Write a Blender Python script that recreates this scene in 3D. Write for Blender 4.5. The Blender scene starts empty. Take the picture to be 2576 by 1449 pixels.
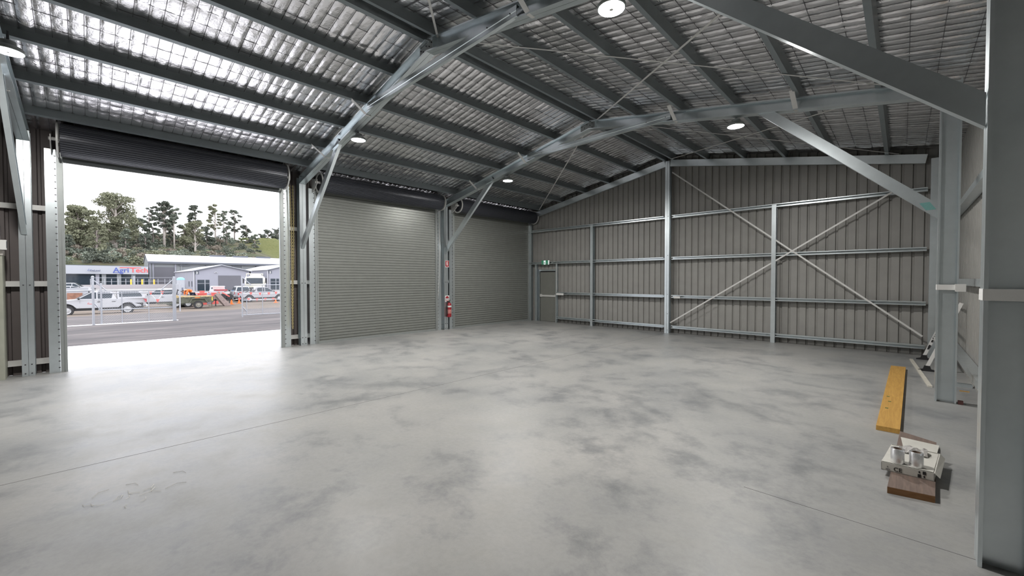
import bpy, bmesh, math, random
import numpy as np
from mathutils import Vector, Matrix
random.seed(7)
C = bpy.context.scene.collection
sc = bpy.context.scene
PI = math.pi
V = Vector
# ---------------------------------------------------------------- camera
F_PX, W_PX, H_PX, CAM_H = 1026.657, 2576, 1449, 1.67
YAW, PITCH, ROLL = math.radians(43.7636), math.radians(-1.21648), math.radians(-0.0703)
_f = V((-math.sin(YAW)*math.cos(PITCH), math.cos(YAW)*math.cos(PITCH), math.sin(PITCH)))
_r = V((math.cos(YAW), math.sin(YAW), 0)); _u = _r.cross(_f)
_r2 = _r*math.cos(ROLL) + _u*math.sin(ROLL); _u2 = -_r*math.sin(ROLL) + _u*math.cos(ROLL)
cam = bpy.data.objects.new('camera', bpy.data.cameras.new('camera'))
C.objects.link(cam); sc.camera = cam
cam.data.sensor_width = 36; cam.data.lens = 36*F_PX/W_PX; cam.data.clip_end = 2000; cam.data.clip_start = .05
m = Matrix((_r2, _u2, -_f)).transposed().to_4x4(); m.translation = V((0, 0, CAM_H)); cam.matrix_world = m
def bearing(px, X):
    "y of the point at plan position x = X that is seen along column px of the survey photograph"
    d = _r2*((px-W_PX/2)/F_PX) + _f
    return d.y/d.x*X

# ---------------------------------------------------------------- mesh helper
class B:
    def __init__(s): s.v, s.f = [], []
    def add(s, vs, fs):
        n = len(s.v); s.v += [tuple(p) for p in vs]; s.f += [tuple(i+n for i in q) for q in fs]; return s
    def box(s, x0, y0, z0, x1, y1, z1):
        return s.add([(x0,y0,z0),(x1,y0,z0),(x1,y1,z0),(x0,y1,z0),(x0,y0,z1),(x1,y0,z1),(x1,y1,z1),(x0,y1,z1)],
                     [(3,2,1,0),(4,5,6,7),(0,1,5,4),(1,2,6,5),(2,3,7,6),(3,0,4,7)])
    def frame(s, p0, p1, up):
        d = (V(p1)-V(p0)).normalized(); u = d.cross(V(up))
        if u.length < 1e-5: u = d.cross(V((1,0,0)))
        u.normalize(); return d, u, u.cross(d)
    def prof(s, p0, p1, pts, up=(0,0,1), u=None, v=None):
        d, uu, vv = s.frame(p0, p1, up); u = V(u) if u is not None else uu; v = V(v) if v is not None else vv
        n = len(pts); vs = []
        for P in (V(p0), V(p1)):
            for a, b in pts: vs.append(P+u*a+v*b)
        fs = [tuple(range(n-1,-1,-1)), tuple(range(n, 2*n))]
        fs += [(i, (i+1)%n, n+(i+1)%n, n+i) for i in range(n)]
        return s.add(vs, fs)
    def beam(s, p0, p1, w, h, up=(0,0,1)):
        return s.prof(p0, p1, [(-w/2,-h/2),(w/2,-h/2),(w/2,h/2),(-w/2,h/2)], up)
    def cyl(s, p0, p1, r0, r1=None, n=12, cap=True):
        r1 = r0 if r1 is None else r1; d, u, v = s.frame(p0, p1, (0,0,1) if abs((V(p1)-V(p0)).normalized().z) < .9 else (1,0,0))
        vs = []
        for P, r in ((V(p0), r0), (V(p1), r1)):
            for i in range(n):
                a = 2*PI*i/n; vs.append(P+u*(r*math.cos(a))+v*(r*math.sin(a)))
        fs = [(i, (i+1)%n, n+(i+1)%n, n+i) for i in range(n)]
        if cap: fs += [tuple(range(n-1,-1,-1)), tuple(range(n, 2*n))]
        return s.add(vs, fs)
    def tube(s, pts, rad, n=6, up=(0,0,1)):
        pts = [V(p) for p in pts]; rad = rad if isinstance(rad, (list, tuple)) else [rad]*len(pts)
        vs = []
        for i, p in enumerate(pts):
            d = (pts[min(i+1, len(pts)-1)]-pts[max(i-1, 0)]).normalized()
            u = d.cross(V(up)); u = u.normalized() if u.length > .05 else d.cross(V((1,.3,0))).normalized(); v = u.cross(d)
            for k in range(n):
                a = 2*PI*k/n; vs.append(p+u*(rad[i]*math.cos(a))+v*(rad[i]*math.sin(a)))
        fs = []
        for i in range(len(pts)-1):
            for k in range(n): fs.append((i*n+k, i*n+(k+1)%n, (i+1)*n+(k+1)%n, (i+1)*n+k))
        fs += [tuple(range(n-1,-1,-1)), tuple(range((len(pts)-1)*n, len(pts)*n))]
        return s.add(vs, fs)
    def lathe(s, c, axis, prof, n=24):
        c = V(c); a = V(axis).normalized(); u = a.orthogonal().normalized(); v = a.cross(u); m = len(prof); vs = []
        for i in range(n):
            t = 2*PI*i/n; w = u*math.cos(t)+v*math.sin(t)
            for r, h in prof: vs.append(c+w*r+a*h)
        fs = []
        for i in range(n):
            j = (i+1)%n
            for k in range(m-1): fs.append((i*m+k, j*m+k, j*m+k+1, i*m+k+1))
        return s.add(vs, fs)
    def poly(s, pts): return s.add(pts, [tuple(range(len(pts)))])
    def slab(s, pts, vec):
        "a flat outline given thickness along vec"
        n = len(pts); vec = V(vec)
        return s.add([V(p) for p in pts]+[V(p)+vec for p in pts],
                     [tuple(range(n-1,-1,-1)), tuple(range(n,2*n))]+[(i,(i+1)%n,n+(i+1)%n,n+i) for i in range(n)])
    def ball(s, c, rx, ry, rz, n=10, m=6):
        c = V(c); vs = [c+V((0,0,-rz))]
        for j in range(1, m):
            t = -PI/2+PI*j/m
            for i in range(n): vs.append(c+V((rx*math.cos(t)*math.cos(2*PI*i/n), ry*math.cos(t)*math.sin(2*PI*i/n), rz*math.sin(t))))
        vs.append(c+V((0,0,rz))); fs = [(0, 1+(i+1)%n, 1+i) for i in range(n)]
        for j in range(m-2):
            for i in range(n): fs.append((1+j*n+i, 1+j*n+(i+1)%n, 1+(j+1)*n+(i+1)%n, 1+(j+1)*n+i))
        l = len(vs)-1; fs += [(l, 1+(m-2)*n+i, 1+(m-2)*n+(i+1)%n) for i in range(n)]
        return s.add(vs, fs)
    def build(s, name, mat, parent=None, smooth=False, fix=True):
        return mk(name, s.v, s.f, mat, parent, smooth, fix)
ORG = {}
def mk(name, v, f, mat, parent=None, smooth=False, fix=True):
    v = np.array(v, dtype=np.float64)
    if parent is not None: o0 = np.array(ORG[parent.name])
    else:
        lo, hi = v.min(0), v.max(0); o0 = np.array([(lo[0]+hi[0])/2, (lo[1]+hi[1])/2, lo[2]])
    me = bpy.data.meshes.new(name); me.from_pydata((v-o0).tolist(), [], f)
    if fix:
        bm = bmesh.new(); bm.from_mesh(me); bmesh.ops.recalc_face_normals(bm, faces=bm.faces); bm.to_mesh(me); bm.free()
    if smooth:
        me.polygons.foreach_set('use_smooth', [True]*len(me.polygons))
        if smooth is not True: me.set_sharp_from_angle(angle=math.radians(smooth))
    me.materials.append(mat)
    o = bpy.data.objects.new(name, me); C.objects.link(o); ORG[o.name] = tuple(o0)
    if parent is not None: o.parent = parent
    else: o.location = o0
    return o
def tag(o, label, cat, group=None):
    o['label'] = label; o['category'] = cat
    if group: o['group'] = group
    return o
def struct(o): o['kind'] = 'structure'; return o
def stuff(o): o['kind'] = 'stuff'; return o
def thing(name, label, cat, loc=(0,0,0), group=None):
    o = bpy.data.objects.new(name, None); C.objects.link(o); o.location = loc; o.empty_display_size = .2
    ORG[o.name] = tuple(loc)
    return tag(o, label, cat, group)
def setting(name, loc=(0,0,0)):
    o = bpy.data.objects.new(name, None); C.objects.link(o); o.location = loc; ORG[o.name] = tuple(loc); return struct(o)
def copytree(o, label=None, parent=None):
    c = o.copy(); C.objects.link(c); ORG[c.name] = ORG[o.name]
    if parent is not None: c.parent = parent
    if label: c['label'] = label
    for ch in list(o.children): copytree(ch, None, c)
    return c
def text(name, s, size, P, u, v, depth, mat, parent, shear=0, bold=0, align='LEFT'):
    cu = bpy.data.curves.new(name, 'FONT'); cu.body = s; cu.size = size; cu.extrude = depth/2; cu.shear = shear; cu.offset = bold; cu.align_x = align; cu.resolution_u = 3
    t = bpy.data.objects.new(name, cu); C.objects.link(t); bpy.context.view_layer.update()
    me = bpy.data.meshes.new_from_object(t.evaluated_get(bpy.context.evaluated_depsgraph_get()))
    bpy.data.objects.remove(t); bpy.data.curves.remove(cu)
    P, u, v = V(P), V(u).normalized(), V(v).normalized(); n = u.cross(v)
    vs = [P+u*q.co.x+v*q.co.y+n*q.co.z for q in me.vertices]; fs = [tuple(p.vertices) for p in me.polygons]
    bpy.data.meshes.remove(me)
    return mk(name, vs, fs, mat, parent)

# ---------------------------------------------------------------- materials
def nodes(name):
    m = bpy.data.materials.new(name); m.use_nodes = True; nt = m.node_tree
    b = nt.nodes['Principled BSDF']; return m, nt, b
def N(nt, t, **k):
    n = nt.nodes.new(t)
    for a, b in k.items():
        if a.startswith('i_'): n.inputs[a[2:].replace('_', ' ')].default_value = b
        else: setattr(n, a, b)
    return n
def coords(nt, scale=(1,1,1), which='Object'):
    tc = N(nt, 'ShaderNodeTexCoord'); mp = N(nt, 'ShaderNodeMapping'); mp.inputs['Scale'].default_value = scale
    nt.links.new(tc.outputs[which], mp.inputs['Vector']); return mp.outputs['Vector']
def ramp(nt, src, stops):
    r = N(nt, 'ShaderNodeValToRGB'); e = r.color_ramp.elements
    while len(e) < len(stops): e.new(.5)
    for el, (p, c) in zip(e, stops): el.position = p; el.color = (*c, 1) if len(c) == 3 else c
    nt.links.new(src, r.inputs['Fac']); return r.outputs['Color']
def noise(nt, vec, scale, detail=4, rough=.55, dist=0):
    n = N(nt, 'ShaderNodeTexNoise'); n.inputs['Scale'].default_value = scale; n.inputs['Detail'].default_value = detail
    n.inputs['Roughness'].default_value = rough; n.inputs['Distortion'].default_value = dist
    nt.links.new(vec, n.inputs['Vector']); return n.outputs['Fac']
def bump(nt, b, h, strength, dist=.01):
    n = N(nt, 'ShaderNodeBump'); n.inputs['Strength'].default_value = strength; n.inputs['Distance'].default_value = dist
    nt.links.new(h, n.inputs['Height']); nt.links.new(n.outputs['Normal'], b.inputs['Normal'])
def mat(name, col, rough=.5, metal=0., var=.08, scale=6., bmp=0., bscale=40., stretch=(1,1,1), spec=.5):
    m, nt, b = nodes(name)
    b.inputs['Roughness'].default_value = rough; b.inputs['Metallic'].default_value = metal; b.inputs['Specular IOR Level'].default_value = spec
    vec = coords(nt, stretch); n = noise(nt, vec, scale)
    lo = tuple(min(1, c*(1-var)) for c in col); hi = tuple(min(1, c*(1+var)) for c in col)
    nt.links.new(ramp(nt, n, [(.3, lo), (.7, hi)]), b.inputs['Base Color'])
    if bmp: bump(nt, b, noise(nt, vec, bscale, 3), bmp)
    return m
def glow(name, col, s):
    m, nt, b = nodes(name); b.inputs['Base Color'].default_value = (*col, 1)
    b.inputs['Emission Color'].default_value = (*col, 1); b.inputs['Emission Strength'].default_value = s; return m
def galv(name, col, rough=.38, metal=.75):
    m, nt, b = nodes(name); b.inputs['Metallic'].default_value = metal
    vec = coords(nt); n = noise(nt, vec, 5, 4, .6)
    nt.links.new(ramp(nt, n, [(.25, tuple(c*.94 for c in col)), (.75, tuple(min(1, c*1.05) for c in col))]), b.inputs['Base Color'])
    b.inputs['Roughness'].default_value = rough; return m
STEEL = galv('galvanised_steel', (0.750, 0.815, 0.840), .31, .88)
STEEL_SHADE = galv('shaded_galvanised_steel', (0.285, 0.325, 0.340), .42, .4)  # purlin copy of the steel, darkened to paint in the shade on its webs
STRAP = galv('galvanised_strap', (.74, .74, .72), .5, .25)
GUIDE = galv('door_guide_steel', (0.400, 0.425, 0.420), .42, .5)
ROLLM = galv('roller_outer_face', (0.078, 0.083, 0.100), .35, .2)
CURTAIN = galv('roller_curtain', (0.300, 0.312, 0.292), .38, .35)
BOLT = mat('dark_bolt', (.10, .10, .11), .5, .6)
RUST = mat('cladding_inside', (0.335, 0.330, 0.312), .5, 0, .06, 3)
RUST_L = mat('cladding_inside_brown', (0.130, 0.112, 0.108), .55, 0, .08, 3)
BLACK = mat('black_plastic', (.02, .02, .022), .5)
RUBBER = mat('rubber', (.03, .03, .032), .8, 0, .2)
WHITE = mat('white_plastic', (.80, .80, .78), .45, 0, .03)
CREAM = mat('cream_paint', (.82, .80, .66), .4, 0, .04)
RED = mat('signal_red', (0.330, 0.020, 0.030), .35, 0, .05)
REDP = mat('safety_red', (0.550, 0.100, 0.085), .5, 0, .05)
ORANGE = mat('safety_orange', (0.750, 0.150, 0.020), .6, 0, .08)
GREEN = mat('exit_green', (.0, .16, .07), .4, 0, .03)
YELLOW = mat('bollard_yellow', (.85, .50, .06), .5, 0, .05)
LENS = glow('lamp_lens', (1, .975, .94), 900.)
EXITW = glow('exit_white', (.85, 1, .95), 1.1)
GLASS = mat('dark_glass', (.02, .03, .04), .08, 0, .1, 2, spec=.3)
LGLASS = mat('tinted_glass', (.03, .04, .05), .08, 0, .2, 1, spec=.35)
CARW = mat('white_car_paint', (0.367, 0.371, 0.388), .22, 0, .02, 1, spec=.6)
CARS = mat('silver_car_paint', (0.272, 0.272, 0.286), .25, .15, .03, 1, spec=.6)
CARDK = mat('underbody_dark', (.025, .025, .027), .7)
RIM = mat('wheel_rim', (.55, .56, .57), .35, .5, .08)
CHAIN = mat('brass_chain', (.55, .47, .25), .4, .6, .15, 30)
PERSON_SKIN = mat('skin', (.50, .30, .22), .5, 0, .05)
HAIR = mat('dark_hair', (.04, .03, .025), .6)
TROUSER = mat('navy_cloth', (.03, .035, .06), .8, 0, .15)
CARTON = mat('white_carton', (.62, .61, .56), .65, 0, .06, 12)
PRINT = mat('black_print', (.02, .02, .02), .6)
TEAL = mat('teal_label', (.22, .48, .46), .5, 0, .1, 60)
FENCE = galv('fence_tube', (0.354, 0.367, 0.394), .4, .3)
WIRE = galv('chain_wire', (0.306, 0.320, 0.333), .45, .4)
SHEDW = mat('pale_blue_cladding', (0.245, 0.248, 0.286), .5, 0, .03, .6)
SHEDG = mat('grey_cladding', (0.197, 0.211, 0.218), .5, 0, .03, .4)
ROOFW = mat('white_roof', (0.422, 0.428, 0.449), .4, 0, .02, .4)
TRIMD = mat('dark_flashing', (.09, .10, .12), .5)
DOORD = mat('dark_roller_door', (.10, .10, .115), .5, 0, .05, .5)
SIGNW = mat('sign_white', (0.320, 0.333, 0.360), .45, 0, .02, .5)
BLUE = mat('sign_blue', (.05, .08, .30), .4)
SRED = mat('sign_red', (.70, .07, .07), .4)
BRICK = mat('roof_terracotta', (.45, .16, .10), .7, 0, .15, 2)
OLIVE = mat('olive_trailer_paint', (0.085, 0.090, 0.065), .6, .1, .3, 5)
HAY = mat('hay', (0.240, 0.180, 0.085), .9, 0, .4, 14, .6, 30)
RAMP = mat('weathered_ramp', (.22, .17, .155), .7, 0, .25, 8)
def wood(name, c0, c1, rough=.6, sc_=(18, 1.2, 18)):
    m, nt, b = nodes(name); vec = coords(nt, sc_); b.inputs['Roughness'].default_value = rough
    n = noise(nt, vec, 2.2, 6, .6, .6); nt.links.new(ramp(nt, n, [(.3, c0), (.7, c1)]), b.inputs['Base Color'])
    bump(nt, b, n, .15, .004); return m
LVL = wood('yellow_timber', (.46, .25, .055), (.62, .36, .09))
BROWN = wood('brown_timber', (.13, .095, .08), (.22, .16, .13), .75)
ENDGRAIN = wood('brown_end_grain', (.25, .12, .045), (.36, .19, .085), .75, (3, 3, 20))
def foil_mat():
    m, nt, b = nodes('foil_blanket'); b.inputs['Metallic'].default_value = 1; b.inputs['Roughness'].default_value = .25
    b.inputs['Base Color'].default_value = (.86, .85, .87, 1)
    vec = coords(nt); w = N(nt, 'ShaderNodeTexVoronoi', feature='DISTANCE_TO_EDGE'); w.inputs['Scale'].default_value = 13
    nz = N(nt, 'ShaderNodeTexNoise'); nz.inputs['Scale'].default_value = 7; nt.links.new(vec, nz.inputs['Vector'])
    mx = N(nt, 'ShaderNodeMix', data_type='RGBA'); mx.inputs['Factor'].default_value = .25; nt.links.new(vec, mx.inputs['A']); nt.links.new(nz.outputs['Color'], mx.inputs['B'])
    nt.links.new(mx.outputs['Result'], w.inputs['Vector'])
    n2 = noise(nt, coords(nt, (1, 2.2, 1)), 26, 4, .6)
    ad = N(nt, 'ShaderNodeMath', operation='ADD'); nt.links.new(w.outputs['Distance'], ad.inputs[0]); nt.links.new(n2, ad.inputs[1])
    bump(nt, b, ad.outputs[0], .30, .010); return m
FOIL = foil_mat()
def floor_mat():
    m, nt, b = nodes('concrete_floor'); vec = coords(nt, which='Object')
    a = noise(nt, vec, .5, 8, .62, .1); c = noise(nt, vec, 1.7, 10, .70, .12); f = noise(nt, vec, 24, 6, .75)
    base = ramp(nt, a, [(.28, (.27, .278, .283)), (.48, (.360, .362, .355)), (.72, (.445, .438, .424))])
    mx = N(nt, 'ShaderNodeMix', data_type='RGBA', blend_type='MULTIPLY'); mx.inputs['Factor'].default_value = .75
    nt.links.new(base, mx.inputs['A']); nt.links.new(ramp(nt, c, [(.34, (.50, .525, .555)), (.50, (.95, .95, .95)), (.72, (1.0, .99, .955))]), mx.inputs['B'])
    m2 = N(nt, 'ShaderNodeMix', data_type='RGBA', blend_type='MULTIPLY'); m2.inputs['Factor'].default_value = .5
    nt.links.new(mx.outputs['Result'], m2.inputs['A']); nt.links.new(ramp(nt, f, [(.3, (.78, .78, .78)), (.6, (1, 1, 1))]), m2.inputs['B'])
    nt.links.new(m2.outputs['Result'], b.inputs['Base Color'])
    r = N(nt, 'ShaderNodeMapRange'); r.inputs['From Min'].default_value = .35; r.inputs['From Max'].default_value = .7; r.inputs['To Min'].default_value = .36; r.inputs['To Max'].default_value = .54
    nt.links.new(c, r.inputs['Value']); nt.links.new(r.outputs['Result'], b.inputs['Roughness'])
    bump(nt, b, f, .06, .004); return m
FLOORM = floor_mat()
APRON = mat('pale_concrete_apron', (.76, .755, .75), .7, 0, .04, 1.5)
def ground_mat():
    m, nt, b = nodes('yard_ground'); b.inputs['Roughness'].default_value = .95; b.inputs['Specular IOR Level'].default_value = .1
    tc = N(nt, 'ShaderNodeTexCoord'); sx = N(nt, 'ShaderNodeSeparateXYZ'); nt.links.new(tc.outputs['Object'], sx.inputs[0])
    vec = coords(nt, (1, .22, 1)); n = noise(nt, vec, .9, 9, .72); n2 = noise(nt, coords(nt), .09, 6, .6); n3 = noise(nt, coords(nt), 1.3, 4)
    road = ramp(nt, n, [(.34, (.070, .068, .070)), (.5, (.105, .098, .098)), (.66, (.165, .148, .145))])
    dirt = ramp(nt, n, [(.3, (0.091, 0.085, 0.061)), (.5, (0.146, 0.121, 0.100)), (.72, (0.201, 0.164, 0.146))])
    hill = ramp(nt, n2, [(.35, (0.034, 0.042, 0.025)), (.5, (0.067, 0.073, 0.040)), (.62, (0.096, 0.084, 0.059)), (.75, (0.056, 0.067, 0.034))])
    grs = ramp(nt, n3, [(.3, (0.072, 0.084, 0.027)), (.7, (0.114, 0.114, 0.046))])
    far = ramp(nt, n, [(.3, (0.206, 0.201, 0.201)), (.7, (0.264, 0.258, 0.253))])
    def step(src, edge, w, blendsrc=None, k=1):
        mr = N(nt, 'ShaderNodeMapRange'); mr.inputs['From Min'].default_value = edge-w; mr.inputs['From Max'].default_value = edge+w
        nt.links.new(src, mr.inputs['Value']); return mr.outputs['Result']
    wob = N(nt, 'ShaderNodeMath', operation='MULTIPLY_ADD'); wob.inputs[1].default_value = 5; nt.links.new(n3, wob.inputs[0]); nt.links.new(sx.outputs['X'], wob.inputs[2])
    def mixc(a, c, f):
        x = N(nt, 'ShaderNodeMix', data_type='RGBA'); nt.links.new(f, x.inputs['Factor']); nt.links.new(a, x.inputs['A']); nt.links.new(c, x.inputs['B']); return x.outputs['Result']
    k = mixc(dirt, road, step(wob.outputs[0], -34.3, 1.1)); k = mixc(far, k, step(sx.outputs['X'], -70, 3))
    hg = mixc(hill, grs, step(sx.outputs['Y'], 53, 4)); k = mixc(hg, k, step(wob.outputs[0], -137, 3))
    nt.links.new(k, b.inputs['Base Color']); return m
GROUND = ground_mat()
def leafmat(name, c0, c1):
    m, nt, b = nodes(name); b.inputs['Roughness'].default_value = .75; b.inputs['Specular IOR Level'].default_value = .2
    n = noise(nt, coords(nt), .8, 4, .7); nt.links.new(ramp(nt, n, [(.3, c0), (.7, c1)]), b.inputs['Base Color']); return m
LEAVES = [leafmat('olive_leaves', (0.125, 0.132, 0.087), (0.224, 0.231, 0.152)), leafmat('grey_green_leaves', (0.112, 0.132, 0.103), (0.198, 0.222, 0.172)),
          leafmat('dark_leaves', (0.066, 0.077, 0.062), (0.125, 0.139, 0.108)), leafmat('bright_leaves', (0.132, 0.158, 0.079), (0.224, 0.251, 0.119)),
          leafmat('brown_scrub', (0.152, 0.132, 0.106), (0.238, 0.205, 0.165))]  # leaf tones lightened so the distance haze sits in the colour
BARK = mat('pale_bark', (.42, .38, .34), .8, 0, .25, 1.5)
BARKD = mat('grey_bark', (.22, .19, .17), .8, 0, .25, 1.5)
print('p1 ok')
# ================================================================ the shed: shell
X0, XL, XR, YN, YF = -5.3, -11.2, .81, -5.4, 12.64
ZA, SL, SR, RD = 5.145, .19, .18, .2
def rl(x): return ZA - (SL*(X0-x) if x < X0 else SR*(x-X0))     # underside of the rafters
def foil(x): return rl(x)+RD+.150
b = B(); b.box(XL-.02, YN, -.2, XR+.1, YF+.1, 0); fl = struct(b.build('floor', FLOORM))
FLZ = 0
b = B()   # saw cut running down the slab, plus one across
b.box(-5.274, YN, -.001, -5.270, YF, .001); jn = b.build('saw_joint', mat('saw_cut', (.13, .13, .125), .8), fl)
b = B(); b.box(-.9, 3.63, -.001, XR, 3.634, .001); b.build('saw_joint', bpy.data.materials['saw_cut'], fl)
# foil blanket under the roof sheets, sagging through its wire mesh
def make_foil():
    du, dv = .28/7, .147/6
    xs = np.concatenate([np.arange(XL-.03, X0, du), np.arange(X0, XR+.12, du)]); ys = np.arange(YN, YF+.05, dv)
    Xg, Yg = np.meshgrid(xs, ys, indexing='ij')
    dist = np.where(Xg < X0, (X0-Xg)*SL, (Xg-X0)*SR); Z = ZA-dist+RD+.150
    rng = np.random.RandomState(3)
    cu = (Xg-X0)/.28; cv = (Yg-YN)/.147
    iu = np.floor(cu).astype(int)+60; iv = np.floor(cv).astype(int)+5
    amp = rng.uniform(.5, 1.25, (140, 140))[iu % 140, iv % 140]
    tl = rng.uniform(-1, 1, (140, 140))[iu % 140, iv % 140]; tk = rng.uniform(-1, 1, (140, 140))[iu % 140, iv % 140]
    big = rng.uniform(.55, 1.25, (9, 140))[np.clip(((Xg-XL)/1.35).astype(int), 0, 8), iv % 140]
    fu, fv = cu-np.floor(cu), cv-np.floor(cv)
    pl = lambda f, k: np.minimum(1, np.abs(np.sin(PI*f))*k)**.75
    sag = pl(fv, 1.7)*(.45+.55*pl(fu, 2.2))
    Z = Z-.019*sag*amp*big-sag*.006*(tl*(fv-.5)+tk*(fu-.5))
    wr = np.zeros_like(Z)
    for k in range(10):
        a, c, p = rng.uniform(8, 34), rng.uniform(18, 75), rng.uniform(0, 6.28)
        wr += np.sin(a*Xg+c*Yg*rng.choice([-1, 1])+p)
    Z += .0006*wr
    n0, n1 = Xg.shape; idx = np.arange(n0*n1).reshape(n0, n1)
    f = np.stack([idx[:-1, :-1], idx[:-1, 1:], idx[1:, 1:], idx[1:, :-1]], -1).reshape(-1, 4)
    me = bpy.data.meshes.new('ceiling'); vs = np.stack([Xg, Yg, Z], -1).reshape(-1, 3)
    me.vertices.add(len(vs)); me.vertices.foreach_set('co', vs.ravel()); me.loops.add(f.size); me.loops.foreach_set('vertex_index', f.ravel())
    me.polygons.add(len(f)); me.polygons.foreach_set('loop_start', np.arange(0, f.size, 4)); me.polygons.foreach_set('use_smooth', [True]*len(f))
    me.update(); me.validate(); me.materials.append(FOIL)
    o = bpy.data.objects.new('ceiling', me); C.objects.link(o); return struct(o)
CEIL = make_foil()
b = B()   # roof sheeting above the blanket, keeps daylight out
for xa, xb in ((XL-.1, X0), (X0, XR+.2)):
    b.slab([(xa, YN-.1, foil(xa)+.03), (xb, YN-.1, foil(xb)+.03), (xb, YF+.3, foil(xb)+.03), (xa, YF+.3, foil(xa)+.03)], (0, 0, .03))
ro = b.build('roof', SHEDG); struct(ro)
WIREM = mat('mesh_wire', (.12, .12, .13), .5, .3)
b = B(); tri = [(.0026, -.0017), (-.0026, -.0017), (0, .0034)]
y = YN+.147
while y < YF:
    for xa, xb in ((XL, X0), (X0, XR)): b.prof((xa, y, foil(xa)-.005), (xb, y, foil(xb)-.005), tri)
    y += .147
for k in range(-21, 22):
    x = X0+.28*k
    if XL < x < XR: b.prof((x, YN, foil(x)-.008), (x, YF, foil(x)-.008), tri)
tag(b.build('safety_mesh', WIREM, fix=False), 'fine wire safety mesh stretched under the silver foil roof blanket', 'wire mesh')

def ribbed(axis, a0, a1, at, z0, ztop, out, off=0., pitch=.19, groove=.040, deep=.034):
    "vertical trapezoid sheeting; returns outline pts along the axis with height from ztop()"
    pts = []; k0 = math.floor((a0-off)/pitch)
    k = k0
    while True:
        c = off+k*pitch
        for d, q in ((-groove/2-.008, 0), (-groove/2+.004, deep), (groove/2-.004, deep), (groove/2+.008, 0)):
            pts.append((c+d, q))
        k += 1
        if c > a1: break
    pts = [p for p in pts if a0 < p[0] < a1]; pts = [(a0, 0)]+pts+[(a1, 0)]
    return pts
def sheet(name, axis, a0, a1, at, out, z0, ztop, material, off=0., parent=None, **k):
    pts = ribbed(axis, a0, a1, at, z0, ztop, out, off, **k); vs, fs = [], []
    for a, q in pts:
        w = at+out*q
        P = (lambda z: (w, a, z)) if axis == 'y' else (lambda z: (a, w, z))
        vs += [P(z0), P(ztop(a))]
    n = len(pts)
    for i in range(n-1): fs.append((2*i, 2*i+2, 2*i+3, 2*i+1))
    # outer skin
    m0 = len(vs)
    for a in (a0, a1):
        w = at+out*.06; P = (lambda z: (w, a, z)) if axis == 'y' else (lambda z: (a, w, z)); vs += [P(z0), P(ztop(a))]
    if axis == 'x':   # outer skin follows the gable
        vs += [(X0, at+out*.06, z0), (X0, at+out*.06, ztop(X0))]
        if a0 < X0 < a1: fs += [(m0, m0+4, m0+5, m0+1), (m0+4, m0+2, m0+3, m0+5)]
        else: fs.append((m0, m0+2, m0+3, m0+1))
    else: fs.append((m0, m0+2, m0+3, m0+1))
    return mk(name, vs, fs, material, parent, fix=False)
wf = struct(sheet('wall_far', 'x', XL, -10.60, YF, 1, 0, lambda x: foil(x)+.035, RUST, off=-4.257+.04))
b0 = sheet('cladding', 'x', -9.70, XR+.1, YF, 1, 0, lambda x: foil(x)+.035, RUST, off=-4.257+.04, parent=wf)
sheet('cladding', 'x', -10.60, -9.70, YF, 1, 2.06, lambda x: foil(x)+.035, RUST, off=-4.257+.04, parent=wf)
wr_ = struct(sheet('wall_right', 'y', YN, YF, XR, 1, 0, lambda y: foil(XR)+.02, RUST, off=.05))
wn = struct(sheet('wall_near', 'x', XL, XR, YN, -1, 0, lambda x: foil(x)+.02, RUST))
DOORS = [(-.25, 3.29), (4.19, 7.87), (8.66, 12.42)]
wl = setting('wall_left', (XL, 0, 0))
edges = [YN, DOORS[0][0]-.12, DOORS[0][1]+.12, DOORS[1][0]-.12, DOORS[1][1]+.12, DOORS[2][0]-.12, DOORS[2][1]+.12, YF]
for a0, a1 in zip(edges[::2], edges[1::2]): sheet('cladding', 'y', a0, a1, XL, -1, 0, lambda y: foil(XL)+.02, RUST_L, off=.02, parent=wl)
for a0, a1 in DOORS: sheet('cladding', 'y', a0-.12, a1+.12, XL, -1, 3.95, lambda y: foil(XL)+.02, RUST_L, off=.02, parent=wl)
b = B(); b.box(-5.15, YF-.03, foil(-5)-.13, .78, YF-.01, foil(-5)-.11)

# ================================================================ steel frame
def cpts(d, f, l=.018, t=.004, s=1):
    p = [(0,-d/2),(f,-d/2),(f,-d/2+l),(f-t,-d/2+l),(f-t,-d/2+t),(t,-d/2+t),(t,d/2-t),(f-t,d/2-t),(f-t,d/2-l),(f,d/2-l),(f,d/2),(0,d/2)]
    return [(a*s, c) for a, c in p]
PORT = {1: (-.71, -.89), 2: (3.81, 3.63), 3: (8.27, 8.075)}
def py(k, x): a, c = PORT[k]; return a+(c-a)*(x+10.95)/11.285
FL = .074
def bolts(parent, pts, n, r=.011, h=.012):
    for p in pts:
        q = B(); q.cyl(p, V(p)+V(n)*h, r, n=6); q.build('bolt', BOLT, parent)
def column(label, x, y, ztop, group='portal columns', bolt=False):
    t = thing('steel_column', label, 'column', (x, y, 0), group)
    for s in (-1, 1):
        q = B(); q.prof((x, y+.002*s, 0), (x, y+.002*s, ztop), cpts(.2, FL, s=s), u=(0,1,0), v=(1,0,0)); q.build('channel', STEEL, t)
    fx = x+.1*(1 if x < X0 else -1); nx = 1 if x < X0 else -1
    if bolt: bolts(t, [(fx, y+s*.037, z) for z in (.045, .2) for s in (-1, 1)]+[(fx, y+s*.037, 1.58) for s in (-1, 1)], (nx, 0, 0))
    return t
colL = {}
for k, lab in ((1, 'galvanised portal column beside the pale cabinet, before the open roller door'), (2, 'galvanised portal column between the open roller door and the first closed one'),
               (3, 'galvanised portal column carrying the fire extinguisher and its two signs')):
    colL[k] = column(lab, -11.05, PORT[k][0], rl(-11.05)+RD, bolt=True)
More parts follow.
